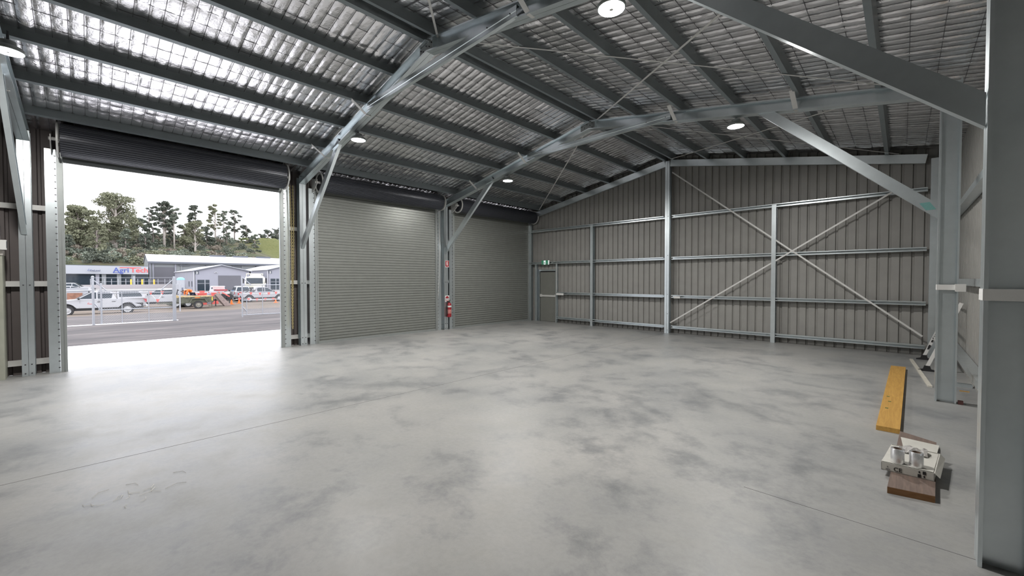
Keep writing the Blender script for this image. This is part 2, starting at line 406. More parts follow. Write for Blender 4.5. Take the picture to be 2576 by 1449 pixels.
for k, lab in ((2, 'big galvanised column close to the camera with white tape around it'), (3, 'galvanised column standing behind the wood and carton, white tape around it')):
    column(lab, .435, PORT[k][1], rl(.435)+RD)
def single(name, label, cat, x, y, z1, d=.1, f=.075, group=None, s=1, axis='x', z0=0):
    "one upright C section against the end wall"
    q = B(); q.prof((x, y, z0), (x, y, z1), cpts(d, f, .02, .004, s), u=(1,0,0), v=(0,1,0)); return tag(q.build(name, STEEL), label, cat, group)
single('steel_column', 'dark corner column where end wall meets tape side wall', 'column', .40, 12.5, rl(.4)+.1, .16, .13, 'portal columns')
single('steel_column', 'dark corner column between last roller door and personnel door', 'column', -11.0, 12.54, rl(-11)+.1, .1, .12, 'portal columns')
# end wall mullions
q = thing('wall_mullion', 'tall ridge mullion at the middle of the end wall reaching the roof', 'mullion', (X0+.03, 12.5, 0), 'end wall mullions')
for s in (-1, 1):
    w = B(); w.prof((X0+.03+.003*s, 12.49, 0), (X0+.03+.003*s, 12.49, rl(X0)+.15), cpts(.16, .064, s=s), u=(1,0,0), v=(0,1,0)); w.build('channel', STEEL, q)
bolts(q, [(X0+.06, 12.409, z) for z in (.1, .6, 1.2, 2.4, 3.6)], (0, -1, 0), .01, .008)
for x, lab in ((-8.0, 'short end wall mullion between personnel door and tall ridge mullion'), (-2.45, 'short end wall mullion crossing the diagonal strap braces')):
    q = thing('wall_mullion', lab, 'mullion', (x, 12.5, 0), 'end wall mullions')
    w = B(); w.prof((x-.05, 12.50, 0), (x-.05, 12.50, 3.60), cpts(.15, .10, .02), u=(1,0,0), v=(0,1,0)); w.build('channel', STEEL, q)
    w = B(); w.box(x-.03, 12.426, .02, x+.03, 12.43, .1); w.build('base_cleat', STEEL, q)
# end wall girts
LEV = ['bottom', 'second', 'third', 'top']
ZG = (.20, 1.14, 2.31, 3.585)
for i, z in enumerate(ZG):
    for (xa, xb), where in ((((-9.6 if i < 2 else -10.95), -5.40), 'on the personnel door half of the end wall'), ((-5.14, .36), 'behind the diagonal straps on the end wall')):
        q = B(); q.prof((xa, 12.55, z), (xb, 12.55, z), cpts(.085, .11, .02, .004, 1), u=(0,-1,0), v=(0,0,1))
        tag(q.build('wall_girt', STEEL), f'galvanised {LEV[i]} girt {where}', 'girt', 'end wall girts')
# side wall girts on the tape side
for z, lab in ((.35, 'low'), (1.62, 'middle'), (2.95, 'upper')):
    q = B(); q.prof((.68, YN+.1, z), (.68, 12.4, z), cpts(.1, .12, .02), u=(1,0,0), v=(0,0,1)); tag(q.build('wall_girt', STEEL), f'{lab} girt along the side wall behind the taped columns', 'girt', 'side wall girts')
# short girts between columns and door posts
spots = [(1, -1.05, -.35, 'beside the pale cabinet'), (2, 3.40, 4.08, 'either side of the column after the open door'), (3, 7.98, 8.55, 'behind the extinguisher column')]
for k, ya, yb, where in spots:
    for z, lv in ((.215, 'bottom'), (1.6, 'middle'), (2.95, 'upper')):
        q = B(); q.box(-11.18, ya, z-.045, -11.155, yb, z+.05); q.box(-11.155, ya, z-.045, -11.10, yb, z-.041)
        tag(q.build('short_girt', STRAP), f'short {lv} girt {where}', 'girt', 'short girts of the door wall')
# rafters
def rafter(label, k, side, group='portal rafters'):
    xa, xb = (-10.945, X0-.01) if side < 0 else (X0+.01, .33)
    p = lambda x, dy=0: V((x, py(k, x)+dy, rl(x)+RD/2))
    t = thing('rafter', label, 'rafter', (xa if side < 0 else xb, py(k, xa), 4.1), group)
    nrm = V((SL if side > 0 else -SL, 0, 1)).normalized()
    nrm = V((-(SL if side < 0 else -SR), 0, 1)).normalized()
    for s in (-1, 1):
        q = B(); q.prof(p(xa, .002*s), p(xb, .002*s), cpts(RD, FL, .02, .004, s), u=(0,1,0), v=nrm); q.build('channel', STEEL, t)
    return t
rafter('galvanised rafter beside the lamp at the picture edge above the pale cabinet', 1, -1)
rafter('galvanised rafter from the first door column up to the near apex', 2, -1)
rafter('galvanised rafter falling from the near apex towards the big taped column', 2, 1)
rafter('galvanised rafter from the extinguisher column up to the further apex', 3, -1)
rafter('galvanised rafter falling from the further apex above the end wall straps', 3, 1)
for xa, xb, lab in ((-10.95, X0-.06, 'end rafter along the gable above the personnel door'), (X0+.1, .33, 'end rafter along the gable above the strap bracing')):
    s = SL if xb < X0 else -SR; q = B()
    q.prof((xa, 12.44, rl(xa)+.10), (xb, 12.44, rl(xb)+.10), cpts(.19, .07, .02, .004, 1), u=(0,1,0), v=V((-s,0,1)).normalized())
    tag(q.build('rafter', STEEL), 'galvanised '+lab, 'rafter', 'end wall rafters')
# apex brackets
for k, w in ((2, 'near'), (3, 'further')):
    yc = py(k, X0)
    t = thing('apex_bracket', f'bolted apex bracket joining the two rafters of the {w} frame', 'bracket', (X0, yc, 5.2), 'apex brackets')
    a, c = X0-.26, X0+.17; q = B(); e = .012
    q.slab([(a, yc-.012, rl(a)+e), (X0, yc-.012, rl(X0)+e), (c, yc-.012, rl(c)+e), (c, yc-.012, rl(c)+RD-e), (X0, yc-.012, rl(X0)+RD-e), (a, yc-.012, rl(a)+RD-e)], (0, .006, 0)); q.build('plate', GUIDE, t)
    q = B(); q.box(c-.004, yc-.076, rl(c)-.0, c+.004, yc+.076, rl(c)+RD); q.build('end_plate', STEEL, t)
    bolts(t, [(X0+dx, yc-.014, rl(X0+dx)+dz) for dx, dz in ((-.22,.05),(-.22,.15),(-.15,.1),(-.08,.05),(-.08,.15),(.0,.1),(.06,.05),(.06,.15))], (0,-1,0), .009, .012)
# collar ties
for k, w in ((2, 'near'), (3, 'further')):
    xa, xb = -7.2, -3.36; ya, yb = py(k, xa)-.10, py(k, xb)-.10; za = 4.865 if k == 2 else 4.895
    t = thing('collar_tie', f'pale channel collar tie across the {w} frame below its apex', 'tie beam', (xa, ya, za), 'collar ties')
    q = B(); q.prof((xa, ya, za), (xb, yb, za+.005), [(0,-.065),(.004,-.065),(.004,.065),(0,.065)], u=(0,1,0), v=(0,0,1))
    q.prof((xa, ya, za-.065), (xb, yb, za-.06), [(0,0),(.055,0),(.055,.004),(0,.004)], u=(0,1,0), v=(0,0,1)); q.prof((xa, ya, za+.061), (xb, yb, za+.066), [(0,0),(.055,0),(.055,.004),(0,.004)], u=(0,1,0), v=(0,0,1))
    q.prof((xa, ya, za+.006), (xb, yb, za+.011), [(-.007,-.012),(0,-.018),(0,.018),(-.007,.012)], u=(0,1,0), v=(0,0,1)); q.build('channel', STEEL, t)
    bolts(t, [(xa+.1, ya-.002, za), (xa+.5, ya-.008, za), (xb-.5, yb-.008, za), (xb-.1, yb-.002, za)], (0,-1,0), .009, .01)
# knee braces
def knee(label, k, p0, p1, sticker=False):
    y0, y1 = py(k, p0[0])-.045, py(k, p1[0])-.045
    a, c = V((p0[0], y0, p0[1])), V((p1[0], y1, p1[1])); d = (c-a).normalized(); n = V((0,1,0)).cross(d)
    t = thing('knee_brace', label, 'brace', a, 'knee braces')
    q = B(); q.prof(a, c, cpts(.145, .066, .018, .004, 1), u=(0,1,0), v=n)
    for i in range(len(q.v)//2): P = V(q.v[i]); q.v[i] = tuple(P+d*((p0[0]-P.x)/d.x))
    q.build('channel', STEEL, t)
    if sticker:
        q = B(); e = a+d*.03-V((0,.0025,0)); q.slab([e+n*.01, e+d*.12+n*.045, e+d*.19-n*.03, e+d*.07-n*.06], (0,.002,0)); q.build('sticker', TEAL, t)
knee('slanting knee brace at the picture edge in front of the pale cabinet column', 1, (-10.93, 2.55), (-8.62, 4.60))
knee('slanting knee brace beside the open doorway and hoist chain', 2, (-10.93, 2.55), (-8.62, 4.60))
knee('big dark knee brace meeting the close taped column up high', 2, (.33, 2.64), (-1.85, 4.62))
knee('slanting knee brace rising from the extinguisher column', 3, (-10.93, 2.62), (-8.62, 4.60))
knee('long knee brace with a teal sticker at its low end', 3, (.33, 2.59), (-1.85, 4.62), True)
# purlins: Z sections running the length of the shed
ORD = ['ridge', 'second', 'third', 'fourth', 'fifth', 'lowest']
for xs, where in (([-5.35, -6.3, -7.3, -8.265, -9.3, -10.33], 'above the roller doors'), ([-5.09, -4.12, -3.15, -2.21, -1.235, -.27], 'on the roof slope away from the doors')):
    for i, x in enumerate(xs):
        z = rl(x)+RD+.003; q = B(); t = .003
        s = SL if x < X0 else -SR; v = V((-s,0,1)).normalized(); u = V((1,0,s)).normalized()
        pts = [(t,0),(t,.147),(.06,.147),(.06,.150),(0,.150),(0,t),(-.062,t),(-.062,.016),(-.065,.016),(-.065,0)]
        q.prof((x, YN+.03, z), (x, YF-.02, z), pts, u=u, v=v)
        tag(q.build('roof_purlin', STEEL_SHADE), f'{ORD[i]} purlin {where}, counted down from the ridge' if i else f'ridge purlin {where}', 'purlin', 'roof purlins')
# fly braces
def fly(label, k, x):
    y = py(k, x); q = B(); zb = rl(x)
    a, c = V((x, y-.05, zb-.004)), V((x-.01, y-.36, zb+RD+.02))
    q.beam(a, c, .07, .004, (0,0,1)); q.box(x-.022, y-.074, zb-.006, x+.022, y+.03, zb-.001); tag(q.build('fly_brace', STRAP), label, 'brace', 'fly braces')
fly('small pale fly brace strap near the lamp at the picture edge', 1, -9.3)
fly('small fly brace strap at lowest end of rafter by the open door', 2, -9.3)
fly('small fly brace strap where the near collar tie meets its rafter', 2, -7.32)
fly('small fly brace strap beyond the near apex at the top of picture', 2, -3.2)
fly('small fly brace strap on the rafter above the extinguisher column', 3, -9.3)
fly('small fly brace strap where the further collar tie meets its rafter low end', 3, -7.3)
fly('broad fly brace strap at the far end of the further collar tie', 3, -3.28)
fly('broad fly brace strap on the rafter above the long stickered brace', 3, -1.30)
# strap bracing
def strap(label, p0, p1, w=.032, up=(0,1,0), group='roof strap braces'):
    q = B(); q.beam(p0, p1, w, .003, up); tag(q.build('strap_brace', STRAP), label, 'brace', group)
rp = lambda x, y: (x, y, rl(x)+RD-.008)
nR = (.17, 0, 1)
strap('roof strap from the near apex towards the camera side', rp(-5.1, 3.72), rp(-.2, -.7), up=nR)
strap('roof strap from the further apex down to the big taped column', rp(-5.08, 8.1), rp(-.1, 3.75), up=nR)
strap('roof strap from the near apex crossing towards the far taped column', rp(-5.05, 3.8), rp(-.1, 8.0), up=nR)
strap('thin roof strap from ridge at end wall crossing the last bay', rp(-5.1, 12.3), rp(-.1, 8.15), up=nR)
strap('thin roof strap from the further apex to the end wall corner', rp(-5.05, 8.2), rp(-.1, 12.35), up=nR)
strap('thin roof strap above the last roller door', rp(-5.4, 8.3), rp(-10.3, 12.3), up=(-.18,0,1))
strap('wall strap brace falling from the ridge mullion to the corner floor', (-5.13, 12.435, 4.93), (.32, 12.435, .43), .036, (0,1,0), 'end wall strap braces')
strap('wall strap brace rising from the ridge mullion foot towards the high corner', (-5.16, 12.428, .33), (-.15, 12.428, 3.63), .036, (0,1,0), 'end wall strap braces')
print('p2 ok')
# ================================================================ roller doors
def roller(n, y0, y1, closed):
    t = setting(f'door_{n}', (-11.0, (y0+y1)/2, 0)); xc, r = -10.73, (.235 if closed else .285); zc = 4.13
    # curtain: fine horizontal corrugation
    z0 = 0.012 if closed else 3.80; z1 = zc; p = .0765; vs, fs = [], []; z = z0; prof = []
    while z < z1:
        for dz, dx in ((0, 0), (.008, .016), (.048, .016), (.056, 0), (.0765, 0)):
            if z+dz <= z1: prof.append((dx, z+dz))
        z += p
    for dx, zz in prof: vs += [(-11.012+dx, y0-.03, zz), (-11.012+dx, y1+.03, zz)]
    fs = [(2*i, 2*i+1, 2*i+3, 2*i+2) for i in range(len(prof)-1)]
    m0 = len(vs); vs += [(-11.02, y0-.03, z0), (-11.02, y1+.03, z0), (-11.02, y1+.03, z1), (-11.02, y0-.03, z1)]; fs.append((m0, m0+1, m0+2, m0+3))
    mk('curtain', vs, fs, CURTAIN, t, fix=False)
    q = B(); pr = []   # rolled-up curtain with ribs
    nseg = 44; ring = []
    for i in range(nseg):
        for f_, rr in ((0, r), (.62, r), (.7, r-.02), (.92, r-.02)): a = 2*PI*(i+f_)/nseg; ring.append((xc+rr*math.cos(a), zc+rr*math.sin(a)))
    m_ = len(ring); vs = [(x, y0-.02, z) for x, z in ring]+[(x, y1+.02, z) for x, z in ring]
    fs = [(i, (i+1) % m_, m_+(i+1) % m_, m_+i) for i in range(m_)]+[tuple(range(m_)), tuple(range(m_, 2*m_))]
    mk('roll', vs, fs, ROLLM, t)
    q = B(); q.box(-11.025, y0-.02, z0-.012, -10.985, y1+.02, z0+.05); q.build('bottom_rail', GUIDE, t)
    for s, ye in ((-1, y0), (1, y1)):
        q = B(); q.box(-11.045, min(ye, ye+s*.085), 0, -10.975, max(ye, ye+s*.085), 3.96)
        q.box(-10.975, min(ye+s*.01, ye+s*.03), 0, -10.962, max(ye+s*.01, ye+s*.03), 3.96); q.build('guide', GUIDE, t)
        a, c = sorted((ye+s*.09, ye+s*.225)); q = B()
        q.box(-11.16, a, 0, -10.985, c, 4.0); q.build('jamb_post', STEEL, t)
        q = B(); z = .08
        while z < 3.9:
            q.box(-10.986, ye+s*.10-.012, z, -10.979, ye+s*.10+.012, z+.016); z += .115
        q.build('guide_screw', BOLT, t)
        q = B(); yy = ye+s*.055; pts = []
        q.lathe((xc, yy, zc), (0, 1, 0), [(r-.02, -.012), (r+.02, -.012), (r+.02, .012), (r-.02, .012), (r-.02, -.012)], 32); q.build('end_ring', STRAP, t, 40)
        yb_ = ye+s*.13; q = B(); q.slab([(-11.0, yb_, 3.9), (-10.9, yb_, 3.9), (xc+.08, yb_, zc-.06), (xc+.08, yb_, zc+.06), (-11.0, yb_, zc+.12)], (0, .012*s, 0))
        q.cyl((xc, ye, zc), (xc, ye+s*.16, zc), .03); q.build('bracket', STRAP, t)
    return t
d1 = roller(1, *DOORS[0], False); d2 = roller(2, *DOORS[1], True); d3 = roller(3, *DOORS[2], True)
# hoist chain by the open door
def link(q, c, d, R, r, flip):
    c, d = V(c), V(d).normalized(); s_ = V((1,0,0)) if flip else V((0,1,0)); n = d.cross(s_); k = []
    for i in range(8):
        a = 2*PI*i/8; k.append(c+s_*(R*.6*math.cos(a))+d*(R*math.sin(a)))
    k.append(k[0]); q.tube(k, r, 4, up=n)
q = B()
A0, A1, BT = V((-10.83, 3.475, 3.95)), V((-10.83, 3.545, 3.95)), V((-10.83, 3.52, .44))
for a in (A0, A1):
    nl = 92
    for i in range(nl):
        f_ = i/nl; sway = V((0, .012*math.sin(f_*5), 0)); link(q, a.lerp(BT, f_)+sway, BT-a, .024, .0065, i % 2)
tag(q.build('hoist_chain', CHAIN, fix=False), 'long brass-coloured hoist chain loop hanging beside the open doorway', 'chain')
q = B(); q.tube([(-10.9, 7.96, 3.9), (-10.88, 7.97, 2.6), (-10.90, 7.93, 1.25), (-10.92, 7.92, 1.1)], .007, 5)
tag(q.build('pull_cord', STRAP), 'thin pull cord hanging beside the extinguisher column', 'cord')
q = B(); q.tube([(-10.93, 12.52, 3.7), (-10.95, 12.50, 1.6)], .006, 5); tag(q.build('pull_cord', STRAP), 'thin dark cord hanging in the corner by the personnel door', 'cord')
# ================================================================ personnel door (door_4), exit sign, conduit
t = setting('door_4', (-10.15, 12.66, 0))
q = B(); q.box(-10.535, 12.655, .008, -9.745, 12.695, 1.955); lf = q.build('leaf', mat('door_leaf', (.21, .215, .195), .5, 0, .04), t)
q = B(); q.box(-10.53, 12.625, .98, -9.75, 12.654, 1.05); q.box(-10.53, 12.61, .97, -10.44, 12.654, 1.08); q.box(-9.82, 12.64, .97, -9.75, 12.654, 1.07); q.build('push_bar', STRAP, lf)
q = B(); q.box(-10.60, 12.60, 0, -10.55, 12.70, 2.06); q.box(-9.735, 12.60, 0, -9.70, 12.70, 2.06); q.box(-10.55, 12.655, 2.0, -9.735, 12.70, 2.06); q.build('door_frame', STEEL, t)
q = B(); q.box(-10.55, 12.69, 0, -9.735, 12.70, 2.0); q.build('dark_gap_sheet', BLACK, t)  # black sheet behind the leaf, painting the dark gap at its edges
single('door_stud', 'upright galvanised stud between the corner column and the personnel door', 'stud', -10.70, 12.56, 2.3, .1, .09)
single('door_stud', 'upright galvanised stud between personnel door and wall girts', 'stud', -9.66, 12.56, 2.27, .1, .05)
t = thing('exit_sign', 'green lit running man exit sign above the personnel door', 'sign', (-10.12, 12.46, 2.24))
q = B(); q.box(-10.31, 12.455, 2.245, -9.935, 12.50, 2.405); q.build('housing', WHITE, t)
q = B(); q.box(-10.306, 12.451, 2.248, -9.976, 12.455, 2.402); q.build('green_panel', glow('exit_green_panel', (.01, .20, .09), .5), t)
q = B(); q.box(-10.195, 12.448, 2.252, -10.105, 12.451, 2.398); q.build('lit_panel', EXITW, t)
q = B()   # running figure
yy = 12.446
for pts in ([(-10.152,2.362),(-10.138,2.372),(-10.132,2.360),(-10.146,2.350)], [(-10.168,2.345),(-10.145,2.352),(-10.135,2.315),(-10.16,2.31)], [(-10.16,2.312),(-10.145,2.318),(-10.125,2.29),(-10.14,2.268),(-10.15,2.272),(-10.14,2.288)],
            [(-10.155,2.315),(-10.165,2.30),(-10.185,2.275),(-10.178,2.268),(-10.15,2.298)], [(-10.165,2.345),(-10.185,2.33),(-10.18,2.322),(-10.16,2.335)], [(-10.145,2.35),(-10.12,2.335),(-10.122,2.327),(-10.148,2.34)]):
    q.slab([(x, yy, z) for x, z in pts], (0, .002, 0))
q.build('running_figure', GREEN, t)
q = B(); q.box(-9.975, 12.449, 2.25, -9.94, 12.455, 2.40); q.build('end_cap', EXITW, t)
q = B(); q.tube([(-9.86, 12.49, 2.28), (-9.70, 12.49, 2.335), (-9.6, 12.49, 2.335), (-9.585, 12.49, 2.30), (-9.585, 12.49, 1.15)], .011, 6); tag(q.build('cable_conduit', STRAP), 'thin cable conduit dropping from exit sign beside personnel door', 'conduit')
q = B(); q.box(-9.56, 12.42, 1.07, -9.22, 12.44, 1.145); tag(q.build('junction_cover', WHITE), 'white cover strip on the girt beside the personnel door', 'cover')
q = B(); q.box(-5.05, 12.415, 1.085, -4.86, 12.44, 1.15); tag(q.build('junction_cover', WHITE), 'small white cover on the girt beside the ridge mullion', 'cover')
# ================================================================ extinguisher and signs
fx = -10.948; yc = PORT[3][0]
t = thing('fire_extinguisher', 'red fire extinguisher with white label band hanging on the column', 'fire extinguisher', (-10.86, 8.325, .40))
c = V((-10.865, 8.325, .42))
q = B(); q.lathe(c, (0,0,1), [(0,0),(.06,0),(.075,.012),(.077,.05),(.077,.40),(.065,.45),(.035,.475),(.022,.485),(.022,.50),(0,.50)], 20); cy = q.build('cylinder', RED, t, 40)
q = B(); q.lathe(c+V((0,0,.33)), (0,0,1), [(.078,0),(.0785,.002),(.0785,.05),(.078,.052)], 20); q.build('label_band', WHITE, t, True)
q = B(); q.lathe(c+V((0,0,.12)), (0,0,1), [(.078,0),(.0785,.002),(.0785,.13),(.078,.132)], 20); q.build('instruction_label', mat('pink_label', (.55, .22, .2), .5, 0, .3, 40), t, True)
q = B(); q.cyl(c+V((0,0,.49)), c+V((0,0,.53)), .02, n=10); q.beam(c+V((-.02,0,.53)), c+V((.09,-.02,.57)), .022, .01); q.beam(c+V((-.02,0,.52)), c+V((.08,-.02,.50)), .02, .008); q.build('valve', BOLT, t)
q = B(); q.tube([c+V((.0,-.03,.51)), c+V((.02,-.085,.47)), c+V((.03,-.10,.35)), c+V((.03,-.095,.15)), c+V((.03,-.09,.06))], .011, 6); q.build('hose', RUBBER, t, True)
q = B(); q.box(-10.947, 8.29, .60, -10.935, 8.36, .95); q.build('wall_bracket', BOLT, t)
t = thing('extinguisher_sign', 'red and white fire extinguisher pictogram sign high on the column', 'sign', (fx, 8.31, 2.18))
q = B(); q.box(fx, 8.24, 2.07, fx+.004, 8.385, 2.295); q.build('panel', WHITE, t)
q = B(); q.box(fx+.004, 8.247, 2.10, fx+.0055, 8.378, 2.288); q.build('red_field', RED, t)
q = B(); q.slab([(fx+.0055, 8.295, 2.13), (fx+.0055, 8.33, 2.13), (fx+.0055, 8.33, 2.235), (fx+.0055, 8.32, 2.255), (fx+.0055, 8.305, 2.255), (fx+.0055, 8.295, 2.235)], (.001,0,0)); q.box(fx+.0055, 8.30, 2.26, fx+.0065, 8.345, 2.27); q.tube([(fx+.006, 8.30, 2.26), (fx+.006, 8.283, 2.24), (fx+.006, 8.28, 2.17)], .004, 4); q.build('pictogram', WHITE, t)
q = B(); q.box(fx+.004, 8.255, 2.077, fx+.0055, 8.37, 2.092); q.build('caption_bar', RED, t)
t = thing('identification_sign', 'white identification sign with a red round emblem above the extinguisher', 'sign', (fx, 8.31, 1.02))
q = B(); q.box(fx, 8.225, .925, fx+.004, 8.395, 1.135); q.build('panel', WHITE, t)
q = B(); ring = []; cc = (8.31, 1.035)
for i in range(13): a = PI*i/12; ring.append((fx+.004, cc[0]+.07*math.cos(a), cc[1]+.01+.07*math.sin(a)))
q.slab(ring, (.0015,0,0)); q.build('red_cap', RED, t)
q = B(); ring = []
for i in range(13): a = PI*i/12; ring.append((fx+.004, cc[0]+.07*math.cos(a), cc[1]-.035-.055*math.sin(a)))
for i in range(12,-1,-1): a = PI*i/12; ring.append((fx+.004, cc[0]+.055*math.cos(a), cc[1]-.032-.04*math.sin(a)))
q.slab(ring, (.0015,0,0)); q.build('red_arc', RED, t)
q = B(); q.box(fx+.004, 8.25, 1.005, fx+.0055, 8.37, 1.03); q.build('text_bar', mat('grey_print', (.35, .3, .32), .6), t)
# ================================================================ high bay lamps
def lamp(x, y, z, label, src=None):
    t = thing('high_bay_lamp', label, 'lamp', (x, y, z), 'high bay lamps')
    q = B(); q.lathe((x, y, z), (0,0,1), [(.132,.0),(.142,.004),(.145,.03),(.12,.06),(.075,.075),(.07,.125),(.0,.13)], 28); q.build('housing', GUIDE, t, 40)
    q = B(); q.lathe((x, y, z-.004), (0,0,1), [(0,0),(.09,.0),(.131,.006)], 28); q.build('lens', LENS, t, True)
    q = B(); q.cyl((x, y, z-.008), (x, y, z-.003), .022, n=12); q.build('sensor', WHITE, t)
    q = B(); q.cyl((x, y, z+.13), (x, y, rl(x)+.02), .012, n=8); q.build('hook', BOLT, t)
    return t
for k, x, lab in ((1, -7.86, 'lit round lamp beside the pale cabinet frame, cut by picture edge'), (2, -7.98, 'lit round lamp below the rafter over the open door column'), (2, -2.19, 'large lit round lamp at the top edge near the further roof straps'),
                  (3, -8.12, 'small lit round lamp over the last roller door'), (3, -2.23, 'lit round lamp beside the long stickered knee brace')):
    lamp(x, *((-.607, 4.43) if k == 1 else (py(k, x)+.09, rl(x)-.155)), lab)
# ================================================================ pale cabinet at picture edge
t = thing('electrical_cabinet', 'tall pale cabinet with a small socket box at the picture edge', 'cabinet', (-10.9, -1.1, 0))
q = B(); q.box(-11.15, -1.30, 0, -10.80, -.955, 2.08); q.build('plinth', mat('pale_green_panel', (.42, .43, .36), .5), t)
q = B(); q.box(-11.15, -1.32, 2.08, -10.78, -.945, 2.16); q.build('ledge', mat('pale_ledge', (.5, .47, .44), .5), t)
q = B(); q.slab([(-10.80, -1.32, 2.16), (-10.80, -.985, 2.16), (-10.80, -.985, 2.58), (-10.80, -1.04, 2.62), (-10.80, -1.32, 2.70)], (-.3, 0, 0)); q.build('upper_box', mat('pinkish_panel', (.45, .42, .42), .5), t)
q = B(); q.box(-10.80, -1.03, 2.17, -10.70, -.90, 2.33); sb = q.build('socket_box', WHITE, t)
q = B(); q.box(-10.79, -.90, 2.20, -10.71, -.895, 2.31); q.build('socket_face', BOLT, sb)
q = B(); q.cyl((-10.70, -1.0, 2.26), (-10.697, -1.0, 2.26), .008, n=8); q.build('indicator', EXITW, sb)
# ================================================================ loose things on the floor
t = thing('timber_plank', 'long yellow timber plank lying on the concrete by the taped columns', 'plank', (-.07, 8.2, 0))
q = B(); q.slab([(-.193, 6.03, 0), (.0, 6.03, 0), (.06, 10.4, 0), (-.14, 10.4, 0)], (0,0,.05)); q.build('board', LVL, t)
q = B()
for dx, dy in ((0, 6.9), (.02, 7.3), (.0, 7.6)): q.box(-.14+dx, dy, .05, -.11+dx, dy+.05, .0505)
q.build('print_mark', mat('green_print', (.12, .14, .03), .7), t)
t = thing('timber_block', 'flat brown timber board under the white carton', 'timber', (.08, 5, 0))
q = B(); q.slab([(-.066, 4.30, 0), (.196, 4.35, 0), (.262, 5.80, 0), (.0, 5.97, 0)], (0,0,.05)); q.build('board', BROWN, t)
q = B(); q.slab([(-.066, 4.298, .001), (.196, 4.348, .001), (.196, 4.348, .049), (-.066, 4.298, .049)], (0,-.002,0)); q.build('sawn_end', ENDGRAIN, t)
P0 = V((-.112, 4.655, .051)); ux = V((.315, .005, 0)); uy = V((.055, .56, 0)); hz = .066
t = thing('carton', 'opened white cardboard carton on the brown board holding two foil rolls', 'box', P0)
w = .004; q = B()
q.slab([P0, P0+ux, P0+ux+uy, P0+uy], (0,0,.006))
for a, d, n in ((P0, ux, uy), (P0+uy, ux, -uy), (P0, uy, ux), (P0+ux, uy, -ux)):
    nn = V(n).normalized()*w; q.slab([a, a+d, a+d+V((0,0,hz)), a+V((0,0,hz))], nn)
q.build('tray', CARTON, t)
q = B(); z = V((0,0,hz))
q.slab([P0+uy*.02+z, P0+ux*.98+uy*.02+z, P0+ux*.98+uy*.94+z, P0+uy*.94+ux*.02+z], (0,0,.004)); q.build('lid_flap', CARTON, t)
q = B(); a = P0+uy+z; q.slab([a+ux*.25, a+ux*.95, a+ux*1.0+V((0,.10,.04)), a+ux*.2+V((0,.11,.05))], (0,0,.003)); q.slab([P0+ux+z, P0+ux+uy+z, P0+ux+uy+V((.03,0,.03)), P0+ux+V((.03,0,.035))], (.003,0,0)); q.build('torn_flap', CARTON, t)
n_ = ux.normalized(); fp = P0-V((0,.0012,0))
text('print_mark', 'CE', .045, fp+ux*.24+V((0,0,.012)), n_, (0,0,1), .001, PRINT, t, bold=.0004)
q = B()
for k, (dx, dz) in enumerate(((.70,.036),(.79,.036),(.70,.006),(.79,.006))):
    a = fp+ux*dx+V((0,0,dz)); e = ux*.06; hh = V((0,0,.026))
    if k in (1, 2): q.slab([a, a+e, a+e+hh, a+hh], (0,-.001,0))
    else: q.slab([a+e*.5+hh*.1, a+e*.85+hh*.5, a+e*.5+hh*.9, a+e*.15+hh*.5], (0,-.001,0))
q.build('care_symbol', PRINT, t)
q = B(); a = fp+ux*.09; q.box(a.x, a.y-.001, .062, a.x+.028, a.y, .070); q.box(a.x+.008, a.y-.001, .082, a.x+.016, a.y, .092); q.build('small_print', mat('grey_ink', (.2, .2, .2), .6), t)
SILVER = mat('foil_tape', (.90, .90, .91), .33, .9, .06, 30, .15, 60)
def roll(c, lab, tilt=(0,0)):
    t = thing('foil_tape_roll', lab, 'tape roll', c, 'foil tape rolls'); ax = V((tilt[0], tilt[1], 1)).normalized()
    q = B(); q.lathe(c, ax, [(.028,0),(.0425,.0),(.044,.003),(.044,.115),(.0425,.118),(.028,.118)], 32); q.build('tape', SILVER, t, 40)
    q = B(); q.lathe(c, ax, [(.028,.118),(.028,.0),(.024,.0),(.024,.118),(.028,.118)], 24); q.build('core', mat('cardboard_core', (.16, .11, .08), .8), t, 40)
zr = .051+hz+.005
roll((-.012, 4.715, zr), 'silver foil tape roll on the carton, the one nearer the yellow plank')
roll((.100, 4.722, zr), 'silver foil tape roll on the carton, the one nearer the wall')
q = B(); rr = random.Random(2); g = {}   # crumpled film behind the rolls
for i in range(9):
    for j in range(5): g[i, j] = len(q.v)+0; q.v.append((-.0+.022*i+rr.uniform(-.005,.005), 5.0+.04*j+rr.uniform(-.008,.008), zr+.004+rr.uniform(0, .045)*(1 if 0 < j < 4 else .3)))
for i in range(8):
    for j in range(4): q.f.append((i*5+j, i*5+5+j, i*5+6+j, i*5+1+j))
fo = q.build('plastic_film', mat('clear_film', (.62, .60, .58), .2, .3, .2, 20), fix=False); so = fo.modifiers.new('s', 'SOLIDIFY'); so.thickness = .001
tag(fo, 'crumpled shiny packing film on the carton behind the foil rolls', 'packaging')
q = B(); q.slab([(.12, 11.76, 0), (.17, 11.76, 0), (.352, 8.98, 0), (.30, 8.98, 0)], (0,0,.02)); tag(q.build('white_batten', mat('pale_batten', (.68, .65, .57), .55)), 'thin pale batten lying on the floor beside the yellow plank', 'batten')
